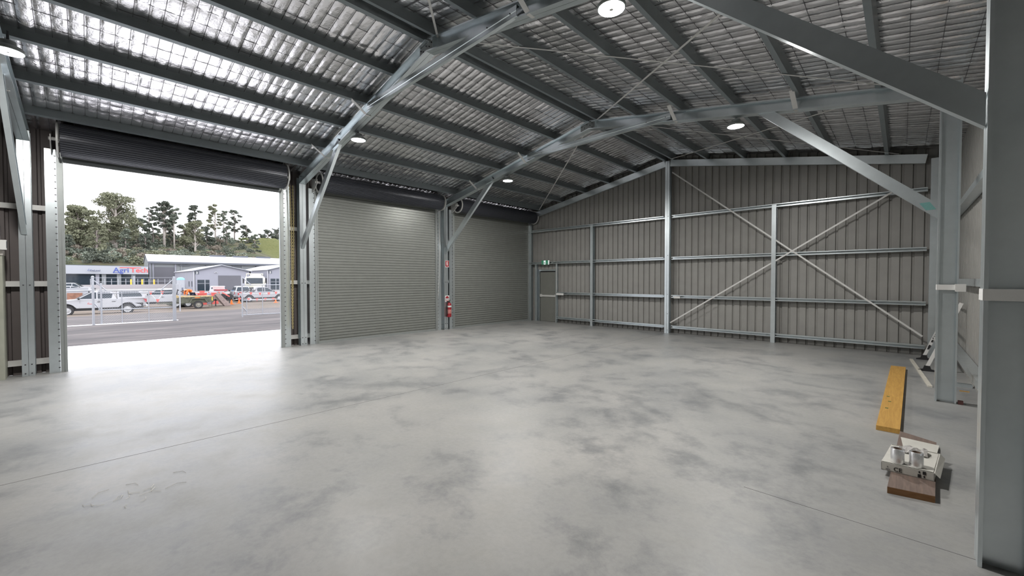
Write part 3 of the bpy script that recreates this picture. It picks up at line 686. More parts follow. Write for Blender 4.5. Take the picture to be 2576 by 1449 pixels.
# trestle ladder whose rails show beside the taped column
t = thing('leaning_ladder', 'white ladder with black feet leaning behind the further taped column', 'ladder', (.34, 11.2, 0))
for y, nm in ((10.5, 'rail'), (11.95, 'rail')):
    a, c = V((.335, y, .07)), V((.74, y, 1.25)); q = B(); q.beam(a, c, .05, .028, (0,1,0)); rail = q.build(nm, WHITE, t)
    q = B(); q.slab([(.22, y-.02, 0), (.46, y-.02, 0), (.46, y-.02, .018), (.39, y-.02, .04), (.375, y-.02, .10), (.30, y-.02, .10), (.285, y-.02, .04), (.22, y-.02, .02)], (0,.04,0)); q.build('rubber_foot', BLACK, rail)
    if y > 11:
        q = B()
        for k in range(1, 6): p = a.lerp(c, k*.16); q.beam(p-V((.0,.03,0)), p+V((.0,-.028,0))+(c-a).normalized()*.06, .03, .03, (0,1,0)); 
        for k in range(1, 6):
            p = a.lerp(c, k*.13)-V((0,.027,0)); e = (c-a).normalized()*.05; q.slab([p+V((-.012,0,0)), p+V((.012,0,0)), p+e+V((.012,0,0)), p+e+V((-.012,0,0))], (0,-.002,0))
        q.build('slot_mark', BLACK, rail)
for k in (.35, .65, .95):
    q = B(); a, c = V((.335, 10.5, .07)).lerp(V((.74, 10.5, 1.25)), k), V((.335, 11.95, .07)).lerp(V((.74, 11.95, 1.25)), k); q.beam(a, c, .03, .03); q.build('rung', WHITE, t)
q = B(); q.box(.61, 9.31, 0, .79, 9.40, .05); tag(q.build('channel_offcut', STEEL), 'short grey channel offcut on the floor against the side wall', 'offcut')
q = B(); q.box(.552, 8.0, 0, .60, 8.06, .045); tag(q.build('brown_block', mat('red_brown_block', (.12, .05, .045), .7)), 'tiny red-brown block at the foot of the further taped column', 'block')
q = B(); q.box(.63, 8.95, 0, .73, 8.965, .012); tag(q.build('timber_sliver', LVL), 'tiny pale timber sliver on the floor behind the further column', 'offcut')
# white tape bands
for k, lab, cat in ((2, 'white tape band around the big close column', 'tape'), (3, 'white tape band around the further column behind the carton', 'tape')):
    y = PORT[k][1]; q = B(); z0, z1 = (1.545, 1.612) if k == 2 else (1.52, 1.592)
    q.box(.331, y-.082, z0, .549, y-.0785, z1); q.box(.331, y-.0785, z0, .3345, y+.0785, z1); q.box(.331, y+.0785, z0, .549, y+.082, z1); q.box(.5455, y-.0785, z0, .549, y+.0785, z1)
    o = q.build('tape_band', mat('white_tape', (.86, .86, .84), .5, 0, .02) if k == 2 else bpy.data.materials['white_tape'])
    tag(o, lab, 'tape', 'white tape bands')
q = B(); q.box(.50, 7.97, 1.50, .60, 7.9995, 1.60); tag(q.build('tape_clip', bpy.data.materials['white_tape']), 'small white block at the end of the further tape band', 'clip')
# dry grass scraps near the saw joint
q = B(); rr = random.Random(5)
for i in range(16):
    a = V((-4.35+rr.gauss(0,.16), .25+rr.gauss(0,.13), .004)); d = rr.uniform(0, 2*PI); L = rr.uniform(.05,.14)
    q.tube([a, a+V((math.cos(d), math.sin(d), .03))*L*.5, a+V((math.cos(d+.5), math.sin(d+.5), 0))*L], .0013, 3)
st = q.build('straw_scraps', mat('straw', (.9, .88, .8), .8), fix=False); stuff(st); st['label'] = 'scattered pale straw scraps on the concrete near the saw joint'; st['category'] = 'straw'
print('p3 ok')
# ================================================================ the yard outside
GP = [(-400, 17), (-300, 19), (-250, 21.5), (-235, 20.8), (-209, 14), (-190, 11), (-167, 8.7), (-150, 3), (-138, .8), (-127, .53), (-118, .45), (-106, -.3), (-97, -.65), (-60, -.92), (-43.5, -.88), (-38.4, -.65), (-23.4, -.15), (-15.4, -.05), (XL-.02, -.02), (60, -.3)]
_gx, _gz = np.array([a for a, c in GP]), np.array([c for a, c in GP])
def zg(x): return float(np.interp(x, _gx, _gz))
def G(px, X): return V((X, bearing(px, X), zg(X)))
def Z(px, py, X):
    "height of the point at plan X seen at pixel (px,py)"
    d = _r2*((px-W_PX/2)/F_PX) - _u2*((py-H_PX/2)/F_PX) + _f
    return CAM_H+d.z*X/d.x
def terrain():
    xs = np.concatenate([np.arange(-400, -250, 10), np.arange(-250, -130, 3), np.arange(-130, -60, 4), np.arange(-60, XL-.3, 1.2), [XL-.02]])
    ys = np.concatenate([np.arange(-260, -40, 20), np.arange(-40, 120, 3), np.arange(120, 400, 20)])
    vs, fs = [], []; rr = np.random.RandomState(1); ny = len(ys)
    for x in xs:
        for y in ys:
            z = zg(x)+(.012*math.sin(x*1.3+y*.7)+.012*math.sin(y*1.9-x*.4) if x > -60 and x < -16 else 0)
            if x < -145: k = min(1, (-145-x)/40); z += k*(1.5*math.sin(y*.11+x*.05)+.8*math.sin(y*.31)+rr.uniform(-.3,.3)) - k*max(0, (-20-y))*.02
            vs.append((x, y, z))
    for i in range(len(xs)-1):
        for j in range(ny-1): fs.append((i*ny+j, (i+1)*ny+j, (i+1)*ny+j+1, i*ny+j+1))
    me = bpy.data.meshes.new('ground'); me.from_pydata(vs, [], fs); me.polygons.foreach_set('use_smooth', [True]*len(fs)); me.materials.append(GROUND)
    o = bpy.data.objects.new('ground', me); C.objects.link(o); return struct(o)
terrain()
q = B(); q.slab([(XL-.02, YN-6, -.06), (-15.6, YN-6, -.10), (-15.3, 16, -.10), (XL-.02, 16, -.06)], (0,0,.055)); struct(q.build('concrete_apron', APRON))
# shed eaves outside do not show; --------------------------------- chain-link gates
GX = -23.4; gz = zg(GX)
def mesh_wires(q, y0, y1, z0, z1, x, p=.075, r=.0024):
    tri = [(r, -r*.6), (-r, -r*.6), (0, r)]
    h = z1-z0
    k = y0-h
    while k < y1:
        a, c = max(k, y0), min(k+h, y1)
        if c > a:
            q.prof((x, a, z0+(a-k)), (x, c, z0+(c-k)), tri); q.prof((x, a, z1-(a-k)), (x, c, z1-(c-k)), tri)
        k += p
def gy(px): return bearing(px, GX)
def gate(label, posts, y0, y1, top, mid, bot, uprights, diag, mesh):
    t = thing('chain_link_gate', label, 'gate', (GX, (y0+y1)/2, gz), 'yard sliding gates')
    for z in (top, mid, bot):
        q = B(); q.cyl((GX, y0, z), (GX, y1, z), .021, n=8); q.build('rail', FENCE, t)
    for y, z1, r in uprights:
        q = B(); q.cyl((GX, y, bot), (GX, y, z1), r, n=8); q.build('upright', FENCE, t)
    for a, c in diag:
        q = B(); q.cyl((GX, *a), (GX, *c), .02, n=8); q.build('diagonal_brace', FENCE, t)
    if mesh:
        q = B(); mesh_wires(q, y0, y1, bot, top, GX-.02); q.build('wire_mesh', WIRE, t, fix=False)
    return t
yl, yr = gy(236), gy(434)
zt, zm, zb_ = Z(330, 730.5, GX), Z(330, 777, GX), Z(330, 812, GX)
g1 = gate('chain-link sliding gate standing in front of the white canopy ute', None, gy(246), yr, zt, zm, zb_,
     [(gy(254), zt+.32, .03), (gy(306), zt, .016), (gy(373.5), zt, .016)], [((gy(233), Z(233, 703, GX)), (gy(268), zt)), ((gy(436), Z(436, 703, GX)), (gy(404), Z(404, 730, GX))), ((gy(236), zm+.28), (gy(250), zm+.03))], True)
q = B(); q.cyl((GX, gy(246), zt-.11), (GX, yr, zt-.10), .018, n=8); q.build('rail', FENCE, g1)
for px, lab, r in ((233.5, 'tall gate post at the end of the gate by the open doorway jamb', .04), (437.5, 'thick square gate post at the free end of the chain-link gate', .058)):
    q = B(); y = gy(px)
    if r > .05: q.box(GX-r+.07, y-r, gz-.05, GX+r+.07, y+r, 1.74); q.cyl((GX+.07, y, 1.74), (GX+.07, y, 1.82), .04, n=10)
    else: q.cyl((GX+.07, y, gz-.05), (GX+.07, y, 1.78), r, n=10); q.ball((GX+.07, y, 1.79), .05, .05, .04)
    tag(q.build('gate_post', FENCE, smooth=30), lab, 'post', 'gate posts')
q = B(); q.box(GX-.05, gy(100), gz-.02, GX+.05, gy(447), gz+.035); tag(q.build('gate_track', mat('white_concrete', (.82, .82, .82), .7)), 'white ground track under the chain-link gate', 'gate track')
q = B(); q.cyl((GX-.25, gy(120), Z(200, 733.5, GX)), (GX-.25, gy(236), Z(232, 731, GX)), .025, n=8); tag(q.build('fence_rail', FENCE), 'pale rail running from the gate to the doorway jamb', 'rail')
G2 = -23.2; y2 = bearing(609.5, G2)
t2 = gate('second chain-link gate in front of the silver ute', None, y2, y2+4.2, Z(650, 717, GX), Z(650, 754.5, GX), Z(650, 790.5, GX), [(gy(660), Z(650, 717, GX), .018), (gy(620), .62, .02)], [((gy(609), Z(609, 697, GX)), (gy(632), Z(632, 717, GX))), ((gy(610), .33), (gy(620), .1))], True)
q = B(); q.cyl((GX, gy(609), gz-.05), (GX, gy(609), Z(609, 696, GX)), .03, n=10); tag(q.build('gate_post', FENCE, smooth=30), 'gate post at the free end of the second gate', 'post', 'gate posts')
P = G(452, -38.4); q = B(); q.cyl((P.x, P.y, P.z-.05), (P.x, P.y, 1.6), .045, n=8); tag(q.build('fence_post', FENCE, smooth=30), 'lone grey fence post in front of the hay trailer', 'post')
# ---------------------------------------------------------------- vehicles
def sideprism(q, poly, hw):
    n = len(poly); q.add([(x, -hw(x, z), z) for x, z in poly]+[(x, hw(x, z), z) for x, z in poly], [tuple(range(n)), tuple(range(2*n-1, n-1, -1))]+[(i, n+i, n+(i+1)%n, (i+1)%n) for i in range(n)])
def arch(cx, r, zc, z0):
    a0 = math.asin(max(-1, min(1, (z0-zc)/r))); out = []
    for i in range(11): a = PI-a0+(a0-(PI-a0))*i/10; out.append((cx+r*math.cos(a), zc+r*math.sin(a)))
    return out
def wheel(t, x, y, R=.37, wd=.24, rim=RIM, s=1):
    q = B(); q.lathe((x, y, R), (0,1,0), [(R*.62,-wd/2),(R*.94,-wd/2),(R,-wd*.32),(R,wd*.32),(R*.94,wd/2),(R*.62,wd/2)], 24); w_ = q.build('wheel', RUBBER, t, 40)
    q = B(); o = s*wd/2*.9; q.lathe((x, y+o, R), (0,s,0), [(0,-.03),(R*.2,-.03),(R*.24,-.06),(R*.5,-.07),(R*.56,-.02),(R*.64,.0),(R*.64,-.15),(0,-.15)], 24)
    for k in range(10):
        a = 2*PI*k/10; q.ball((x+R*.38*math.cos(a), y+o-s*.055, R+R*.38*math.sin(a)), .022, .01, .022, 6, 4)
    q.build('rim', rim, w_, 40)
def ute(name, label, cat, P, rz, paint, kind, group=None, logo=False, detail=True):
    t = thing(name, label, cat, (0,0,0), group); wb0, wb1 = -1.56, 1.58; HW = .915
    hw = lambda x, z: HW-.16*max(0, (abs(x)-2.1)/.5)**2-.10*max(0, z-.95)/.3-(.05 if z < .6 else 0)
    tail = -2.62
    belt = 1.14
    if kind == 'wagon': belt = 1.12
    lower = [(tail, .58)]+arch(wb0, .46, .40, .52)+arch(wb1, .46, .40, .52)+[(2.46, .50), (2.56, .72), (2.50, .95), (2.1, 1.06), (1.15, belt+.01), (-1.0, belt), (tail, belt+.02), (tail-.02, .9)]
    q = B(); sideprism(q, lower, hw); body = q.build('body', paint, t, 35)
    gh = lambda x, z: (HW-.105)-.20*max(0, z-belt)/.62
    roofx = {'ute': (-.72, -.98), 'canopy': (-.72, -.98), 'wagon': (-2.25, -2.60), 'hatch': (-1.7, -2.35)}[kind]
    zt = {'ute': 1.76, 'canopy': 1.76, 'wagon': 1.80, 'hatch': 1.52}[kind]
    q = B(); sideprism(q, [(1.18, belt), (.32, zt-.06), (-.05, zt), (roofx[0], zt-.01), (roofx[1], belt)], gh); q.build('cab', paint, t, 30)
    def glass(poly, e=.006):
        for s in (-1, 1):
            q = B(); pts = [(x, s*(gh(x, z)+e), z) for x, z in poly]; q.slab(pts, (0, s*.004, 0)); q.build('side_window', GLASS, t)
    glass([(.98, belt+.06), (.34, zt-.13), (.10, zt-.11), (.10, belt+.05)]); glass([(.02, belt+.05), (.02, zt-.11), (-.62, zt-.13), (-.76, zt-.24), (-.70, belt+.07)])
    if kind == 'wagon': glass([(-.90, belt+.07), (-.86, zt-.13), (-2.1, zt-.15), (-2.3, belt+.1)])
    q = B(); a, c = (1.13, belt+.05), (.36, zt-.09); nx, nz = .01, .008
    q.slab([(a[0]+nx, -gh(*a)+.08, a[1]+nz), (a[0]+nx, gh(*a)-.08, a[1]+nz), (c[0]+nx, gh(*c)-.06, c[1]+nz), (c[0]+nx, -gh(*c)+.06, c[1]+nz)], (.004, 0, .004)); q.build('windscreen', GLASS, t)
    q = B(); a, c = (roofx[1]+.02, belt+.12), (roofx[0]-.03, zt-.10); q.slab([(a[0]-nx, -gh(*a)+.1, a[1]), (a[0]-nx, gh(*a)-.1, a[1]), (c[0]-nx, gh(*c)-.1, c[1]), (c[0]-nx, -gh(*c)+.1, c[1])], (-.004, 0, .002)); q.build('rear_window', GLASS, t)
    if kind == 'canopy':
        ch = lambda x, z: (HW-.10)-.13*max(0, z-belt)/.62
        q = B(); sideprism(q, [(-1.02, belt), (-1.0, 1.74), (-1.1, 1.80), (-2.3, 1.80), (-2.42, 1.74), (tail+.02, belt+.02)], ch); q.build('canopy_shell', paint, t, 30)
        for s in (-1, 1):
            q = B(); q.slab([(x, s*(ch(x, z)+.006), z) for x, z in ((-1.12, belt+.14), (-1.12, 1.66), (-2.2, 1.66), (-2.36, belt+.30), (-2.40, belt+.14))], (0, s*.004, 0)); q.build('side_window', LGLASS, t)
        q = B(); q.slab([(-2.52, -.62, belt+.2), (-2.52, .62, belt+.2), (-2.45, .58, 1.66), (-2.45, -.58, 1.66)], (-.012, 0, .002)); q.build('rear_window', LGLASS, t)
    if kind == 'ute':
        q = B(); q.tube([(-1.05, -.72, belt), (-1.12, -.70, 1.62), (-1.12, .70, 1.62), (-1.05, .72, belt)], .035, 8); q.tube([(-1.14, -.70, 1.58), (-1.9, -.78, belt)], .03, 6); q.tube([(-1.14, .70, 1.58), (-1.9, .78, belt)], .03, 6); q.build('sports_bar', CARDK, t, True)
        q = B(); q.box(-2.5, -.72, belt-.1, -1.1, .72, belt+.03); q.build('tray_well', CARDK, t)
    q = B(); q.box(-2.45, -.78, .34, 2.35, .78, .80); q.build('underbody', CARDK, t)
    for x in (wb0, wb1):
        for s in (-1, 1):
            wheel(t, x, s*.80, s=s)
            q = B(); vs = arch(x, .475, .40, .50); q.tube([(a, s*(HW-.035), c) for a, c in vs], .022, 5); q.build('arch_flare', CARDK if kind != 'hatch' else paint, t)
    for s in (-1, 1):
        q = B(); q.slab([(tail-.02, s*.86, .86), (tail-.02, s*.86, 1.10), (tail+.16, s*.885, 1.11), (tail+.03, s*.90, .84)], (0, s*.012, 0)); q.box(tail-.045, s*.80-.055, .86, tail-.018, s*.80+.055, 1.10); q.build('tail_lamp', RED, t)
        q = B(); q.slab([(2.44, s*.60, .86), (2.47, s*.74, .84), (2.30, s*.86, .88), (2.24, s*.84, 1.0), (2.42, s*.60, .99)], (.05, s*.02, .01)); q.build('head_lamp', LGLASS, t)
        q = B(); q.ball((.98, s*1.0, belt+.07), .07, .10, .07); q.build('mirror', CARDK, t, True)
        for x in (-.05, -.82) if kind != 'hatch' else (-.05, -.9):
            q = B(); q.box(x-.10, s*(hw(x, .98)+.002)-.01, .955, x+.10, s*(hw(x, .98)+.002)+.018, .985); q.build('door_handle', CARDK, t)
        q = B()
        for x in (.95, -.0, -.93): q.beam((x, s*(hw(x, .6)+.001), .58), (x-.03, s*(hw(x, belt-.03)+.001), belt-.03), .006, .004, (0,1,0))
        q.build('door_seam', CARDK, t)
    q = B(); q.box(2.40, -.62, .72, 2.585, .62, .90); q.build('grille', CARDK, t)
    q = B(); q.box(tail-.12, -.80, .50, tail+.02, .80, .64); q.build('rear_bumper', CARDK if kind == 'ute' else RIM, t)
    if logo:
        for s in (-1, 1):
            q = B(); y = s*(hw(.4, .8)+.004); f = -s
            for k, (dx, dz, L) in enumerate(((0, 0, .12), (.07, 0, .05), (.14, 0, .05), (.20, 0, .05), (.26, 0, .05), (.32, .0, .05))):
                x = .55-dx; q.beam((x, y, .80), (x-(.05 if k == 0 else .015), y, .80+L), .018, .004, (0,1,0))
            q.beam((.44, y, .905), (.52, y, .90), .012, .004, (0,1,0)); q.beam((.22, y, .80), (.5, y, .80), .012, .004, (0,1,0)); q.build('door_logo', SRED, t)
    t.location = P; t.rotation_euler = (0, 0, rz); return t
X1 = -42.6
ya, yb = bearing(171, X1), bearing(321, X1)
u1 = ute('utility_vehicle', 'white dual-cab ute with canopy parked just behind the chain-link gate', 'vehicle', (X1-.85, (ya+yb)/2-.05, -.90), -PI/2, CARW, 'canopy', 'parked utes', True)
q = B(); 
for x in (-.1, .25): q.cyl((x, -.6, 1.80), (x, .6, 1.80), .018, n=6)
q.build('roof_rack', CARDK, u1)
XV = -54.3; ya, yb = bearing(623, XV), bearing(706, XV)
ute('utility_vehicle', 'silver dual-cab ute with black sports bar behind the second gate', 'vehicle', (XV-.9, (ya+yb)/2, -.92), PI/2, CARS, 'ute', 'parked utes', True)
def parked(name, label, px, X, rz, paint, kind, cat='vehicle', grp='parked utes'):
    p = G(px, X); return ute(name, label, cat, (p.x, p.y, p.z), rz, paint, kind, grp)
parked('utility_vehicle', 'white dual-cab with a dark roof load behind the canopy ute', 408, -50.5, -PI/2-.12, CARW, 'ute')
parked('utility_vehicle', 'white canopy ute seen from behind beside the grey roller shed', 551, -62, PI-.25, CARW, 'canopy')
parked('utility_vehicle', 'white cab seen from behind between tanker and red machine', 604, -60, PI-.1, CARW, 'wagon')
parked('parked_car', 'small white hatchback below the showroom next to the doorway jamb', 176, -88, PI/2, CARW, 'hatch', 'car', 'showroom cars')
parked('parked_car', 'white wagon parked behind the small hatchback at the showroom', 183, -98, PI/2-.2, CARW, 'wagon', 'car', 'showroom cars')
# tanker truck
p = G(646, -66)
t = thing('tanker_truck', 'cream tanker truck facing the yard behind the silver ute', 'truck', (0,0,0))
q = B(); q.box(-.2, -1.15, 1.0, 1.0, 1.15, 2.0); q.slab([(1.0,-1.15,1.0),(1.0,-1.15,2.0),(.75,-1.1,2.95),(-.2,-1.1,2.95),(-.2,-1.15,1.0)], (0,2.25,0)); q.build('cab', CREAM, t)
q = B(); q.slab([(1.02,-1.0,1.98),(1.02,1.0,1.98),(.80,.96,2.78),(.80,-.96,2.78)], (.012,0,.003)); q.build('windscreen', LGLASS, t)
q = B(); q.box(1.0, -1.1, .55, 1.2, 1.1, 1.0); q.box(1.0, -1.0, 1.1, 1.04, 1.0, 1.5); q.build('bumper', CARDK, t)
for s in (-1, 1):
    q = B(); q.box(.78, s*1.35-.1, 2.05, .86, s*1.35+.1, 2.75); q.cyl((.8, s*1.1, 2.5), (.8, s*1.35, 2.5), .02); q.build('mirror', CARDK, t)
    q = B(); q.slab([(.15, s*1.16, 1.95), (.72, s*1.16, 1.95), (.6, s*1.12, 2.75), (.15, s*1.12, 2.75)], (0, s*.012, 0)); q.build('side_window', GLASS, t)
    for x in (.35, -4.2, -5.4): wheel(t, x, s*.95, .48, .3, s=s)
q = B(); q.cyl((-.6, 0, 2.2), (-6.5, 0, 2.2), 1.12, n=24); q.box(-6, -.45, 3.2, -1.2, .45, 3.42); q.build('tank', CREAM, t, 40)
q = B(); q.box(-6.6, -.5, .75, 1, .5, 1.1); q.build('chassis', CARDK, t)
q = B()
for s in (-1, 1): q.tube([(.75, s*.95, 2.95), (.9, s*.95, 3.35), (-.3, s*.95, 3.35)], .05, 6); q.tube([(.3, s*.5, 3.0), (.45, s*.5, 3.3)], .06, 6)
q.cyl((.9, -.95, 3.35), (.9, .95, 3.35), .05); q.cyl((-.3, -.95, 3.35), (-.3, .95, 3.35), .05); q.build('roof_frame', CREAM, t)
t.location = (p.x, p.y-.2, p.z); t.rotation_euler = (0, 0, -.30)
# hay trailer
XT = -45.0; zt_ = zg(XT)
def TY(px): return bearing(px, XT)
t = thing('box_trailer', 'olive box trailer loaded with hay behind the lone fence post', 'trailer', (XT, TY(498), zt_))
x0, x1 = XT-1.7, XT
q = B(); ya, yb = TY(451), TY(537); zb_, ztp = Z(498, 762, XT), Z(498, 746.5, XT)
q.box(x0, ya, zb_, x1, yb, ztp)
q.build('tub', OLIVE, t)
q = B(); yc_ = TY(498); q.tube([(XT+.14, yc_-.62, zb_), (XT+.14, yc_-.42, zb_+.42), (XT+.14, yc_+.42, zb_+.42), (XT+.14, yc_+.66, zb_-.02)], .05, 6); q.box(XT-.02, yc_-.5, zb_+.36, XT+.2, yc_+.5, zb_+.44); q.build('mudguard', OLIVE, t)
DR = mat('dusty_rim', (.26, .25, .215), .6, .2); R = .345; wx = XT+.06
q = B(); q.lathe((wx, yc_, zt_+R), (1,0,0), [(R*.6,-.11),(R*.94,-.11),(R,-.06),(R,.06),(R*.94,.11),(R*.6,.11)], 28); w_ = q.build('wheel', RUBBER, t, 40)
q = B(); q.lathe((wx+.10, yc_, zt_+R), (1,0,0), [(0,.0),(R*.22,.0),(R*.26,-.04),(R*.5,-.05),(R*.56,0),(R*.63,.01),(R*.63,-.1),(0,-.1)], 28)
for k in range(8): a = 2*PI*k/8; q.ball((wx+.065, yc_+R*.38*math.cos(a), zt_+R+R*.38*math.sin(a)), .01, .022, .022, 6, 4)
q.build('rim', DR, w_, 40)
rr = random.Random(4); q = B()
n1, n2 = 36, 9
for i in range(n1):
    for j in range(n2):
        f_ = i/(n1-1); h_ = ztp-.02+.05*math.sin(j/(n2-1)*PI)+rr.uniform(.0,.07)+(.16*math.exp(-((f_-.02)/.05)**2)); q.v.append((x1-.02+.06*(j == n2-1)-1.66*(1-j/(n2-1)), ya-.25+(yb-ya+.2)*f_, h_ if j < n2-1 else ztp-.03+rr.uniform(-.05,.03)))
for i in range(n1-1):
    for j in range(n2-1): q.f.append((i*n2+j, (i+1)*n2+j, (i+1)*n2+j+1, i*n2+j+1))
q.build('hay_load', HAY, t, fix=False)
q = B(); q.box(XT+.01, TY(532), zb_+.18, XT+.03, TY(534.5), ztp-.05); q.build('yellow_reflector', YELLOW, t)
q = B(); q.box(XT+.2, yc_-.25, zb_+.44, XT+.22, yc_+.1, zb_+.5); q.build('marker_lamp', ORANGE, t)
q = B(); q.box(x0+.3, ya-1.4, zb_-.02, x0+.45, ya, zb_+.07); q.box(x0+1.2, ya-1.4, zb_-.02, x0+1.35, ya, zb_+.07); q.box(XT-.1, TY(524), zt_+.18, XT, TY(529), zt_+.24); q.cyl((XT-.1, TY(533), zt_+.1), (XT-.1, TY(533), zb_), .03); q.build('chassis_rail', OLIVE, t)
# tandem trailer behind
XB = -48.2; t = thing('tandem_trailer', 'low grey tandem trailer with two wheels behind the hay trailer', 'trailer', (XB, bearing(460, XB), zg(XB)))
z0 = zg(XB); q = B(); q.box(XB-1.9, bearing(425, XB), z0+.2, XB, bearing(489, XB), z0+.40); q.build('deck', OLIVE, t)
for px in (442, 472):
    y = bearing(px, XB); q = B(); R = .33; q.lathe((XB+.1, y, z0+R), (1,0,0), [(R*.6,-.1),(R*.95,-.1),(R,-.05),(R,.05),(R*.95,.1),(R*.6,.1)], 20); w_ = q.build('wheel', RUBBER, t, 40)
    q = B(); q.lathe((XB+.2, y, z0+R), (1,0,0), [(0,-.02),(R*.3,-.03),(R*.62,0),(R*.62,-.1),(0,-.1)], 20); q.build('rim', RIM, w_, 40)
# plant trailer with ramp and red machine
XM = -47.5; z0 = zg(XM); MY = lambda px: bearing(px, XM)
t = thing('plant_trailer', 'low plant trailer with a weathered loading ramp down', 'trailer', (XM, MY(560), z0))
q = B(); q.box(XM-1.8, MY(528), z0+.55, XM, MY(580), z0+.68); q.build('deck', CARDK, t)
q = B(); a, c = V((XM+.1, MY(540), Z(540, 741, XM))), V((XM+.25, MY(571), z0+.03)); q.beam(a, c, .5, .07, (1,0,0)); q.slab([a+V((0,-.05,.05)), c+V((0,-.28,.0)), c+V((0,.28,.02)), a+V((0,.3,.12))], (.25,0,0)); q.build('ramp', RAMP, t)
for px in (577, 542):
    q = B(); q.box(XM-.05, MY(px)-.035, z0, XM+.02, MY(px)+.035, z0+.8); q.build('support_leg', CARDK, t)
t = thing('red_machine', 'red and dark loading machine standing on the plant trailer', 'machine', (XM-1, MY(565), z0+.68))
q = B(); q.box(XM-1.5, MY(556), z0+.68, XM-.2, MY(584), z0+1.05); q.cyl((XM-.4, MY(562), z0+.9), (XM-.1, MY(562), z0+.9), .28); q.cyl((XM-.4, MY(578), z0+.9), (XM-.1, MY(578), z0+.9), .28); q.build('tracks', CARDK, t)
q = B(); q.box(XM-1.3, MY(552), z0+1.05, XM-.3, MY(580), z0+1.35); q.build('engine_cover', mat('grey_panel', (.45, .45, .44), .5), t)
q = B(); q.box(XM-1.3, MY(545), z0+1.45, XM-.3, MY(574), z0+1.62); q.build('red_hood', mat('dull_red', (.28, .05, .06), .5), t)
q = B(); q.box(XM-1.25, MY(542), z0+1.62, XM-.35, MY(566), z0+1.92); q.build('bucket', mat('pinkish_steel', (.50, .38, .38), .6), t)
q = B(); q.beam((XM-.2, MY(560), z0+1.3), (XM-.1, MY(578), z0+.9), .1, .1, (1,0,0)); q.beam((XM-.2, MY(552), z0+1.4), (XM-.2, MY(554), z0+.68), .08, .08, (1,0,0)); q.build('arm', REDP, t)
# red and white water barriers / drums near the machine
for px, X, w_, h_, m_, lab in ((505, -52, .9, .62, REDP, 'red plastic tub beside the worker in orange'), (540, -53, .55, .6, REDP, 'red plastic tub between blue load and machine'), (522, -54, .95, .55, mat('blue_grey_tub', (.34, .38, .48), .5), 'blue-grey tub standing between two red tubs'), (492, -53, .55, .62, WHITE, 'white tub next to the worker in orange'), (508, -56, .35, .75, REDP, 'upright red container above the red tub')):
    p = G(px, X); q = B(); z = p.z+.6
    q.slab([(p.x-.3, p.y-w_/2, z), (p.x+.3, p.y-w_/2, z), (p.x+.3, p.y+w_/2, z), (p.x-.3, p.y+w_/2, z)], (0,0,h_)); q.slab([(p.x-.33, p.y-w_/2-.03, z+h_-.08), (p.x+.33, p.y-w_/2-.03, z+h_-.08), (p.x+.33, p.y+w_/2+.03, z+h_-.08), (p.x-.33, p.y+w_/2+.03, z+h_-.08)], (0,0,.06))
    q.box(p.x-.25, p.y-w_/2, p.z, p.x+.25, p.y+w_/2, z); tag(q.build('plastic_tub', m_), lab, 'tub', 'tubs behind the trailers')
# yellow and orange bollards, cones
for px, X, h_, m_, lab, nm in ((358, -118, 1.25, YELLOW, 'yellow bollard in front of the showroom window', 'bollard'), (330, -118, 1.25, YELLOW, 'yellow bollard at the showroom fence corner', 'bollard'), (388, -118, 1.2, YELLOW, 'yellow bollard by the long shed door', 'bollard')):
    p = G(px, X); q = B(); q.cyl((p.x, p.y, p.z-.1), (p.x, p.y, p.z+h_), .14, n=10); q.ball((p.x, p.y, p.z+h_), .14, .14, .08); tag(q.build(nm, m_, smooth=30), lab, 'bollard', 'yellow bollards')
for px, X, lab in ((693, -50, 'orange traffic cone post at the front wheel of the silver ute'), (582, -50.5, 'orange traffic cone behind the plant trailer'), (601, -52, 'orange traffic cone at the tail of the silver ute')):
    p = G(px, X); q = B(); q.box(p.x-.2, p.y-.2, p.z, p.x+.2, p.y+.2, p.z+.04); q.lathe((p.x, p.y, p.z+.04), (0,0,1), [(.12,0),(.08,.2),(.04,.45),(0,.46)], 14); tag(q.build('traffic_cone', ORANGE, smooth=30), lab, 'traffic cone', 'traffic cones')
# red bunting flags strung across
XF = -40.3
def bunting(label, pts, flags):
    t = thing('bunting_line', label, 'bunting', (XF, bearing(pts[0][0], XF), zg(XF)))
    q = B(); q.tube([(XF, bearing(a, XF), Z(a, c, XF)) for a, c in pts], .012, 4); q.build('rope', WHITE, t)
    for a, c in flags:
        y, z = bearing(a, XF), Z(a, c, XF); q = B(); q.slab([(XF, y-.11, z+.10), (XF, y+.11, z+.10), (XF, y+.025, z-.13), (XF, y-.025, z-.13)], (.02,0,0)); q.build('flag', REDP, t)
bunting('string of red flags hung low in front of the silver ute', [(586, 755), (602, 752), (625, 752.5), (646, 753.5), (667, 752), (688, 752), (706, 753)], [(602, 752), (625, 753), (646, 753.5), (667, 752.5), (687, 752)])
bunting('string of red flags hung high in front of the silver ute', [(600, 738), (631, 738), (654, 739), (676, 738), (695, 736), (706, 736)], [(608, 737), (631, 738), (654, 739), (676, 738), (694, 736.5)])
bunting('string of red flags beside the canopy ute tail', [(376, 736), (395, 757), (410, 736)], [(379, 737), (396, 756), (408, 735.5)])
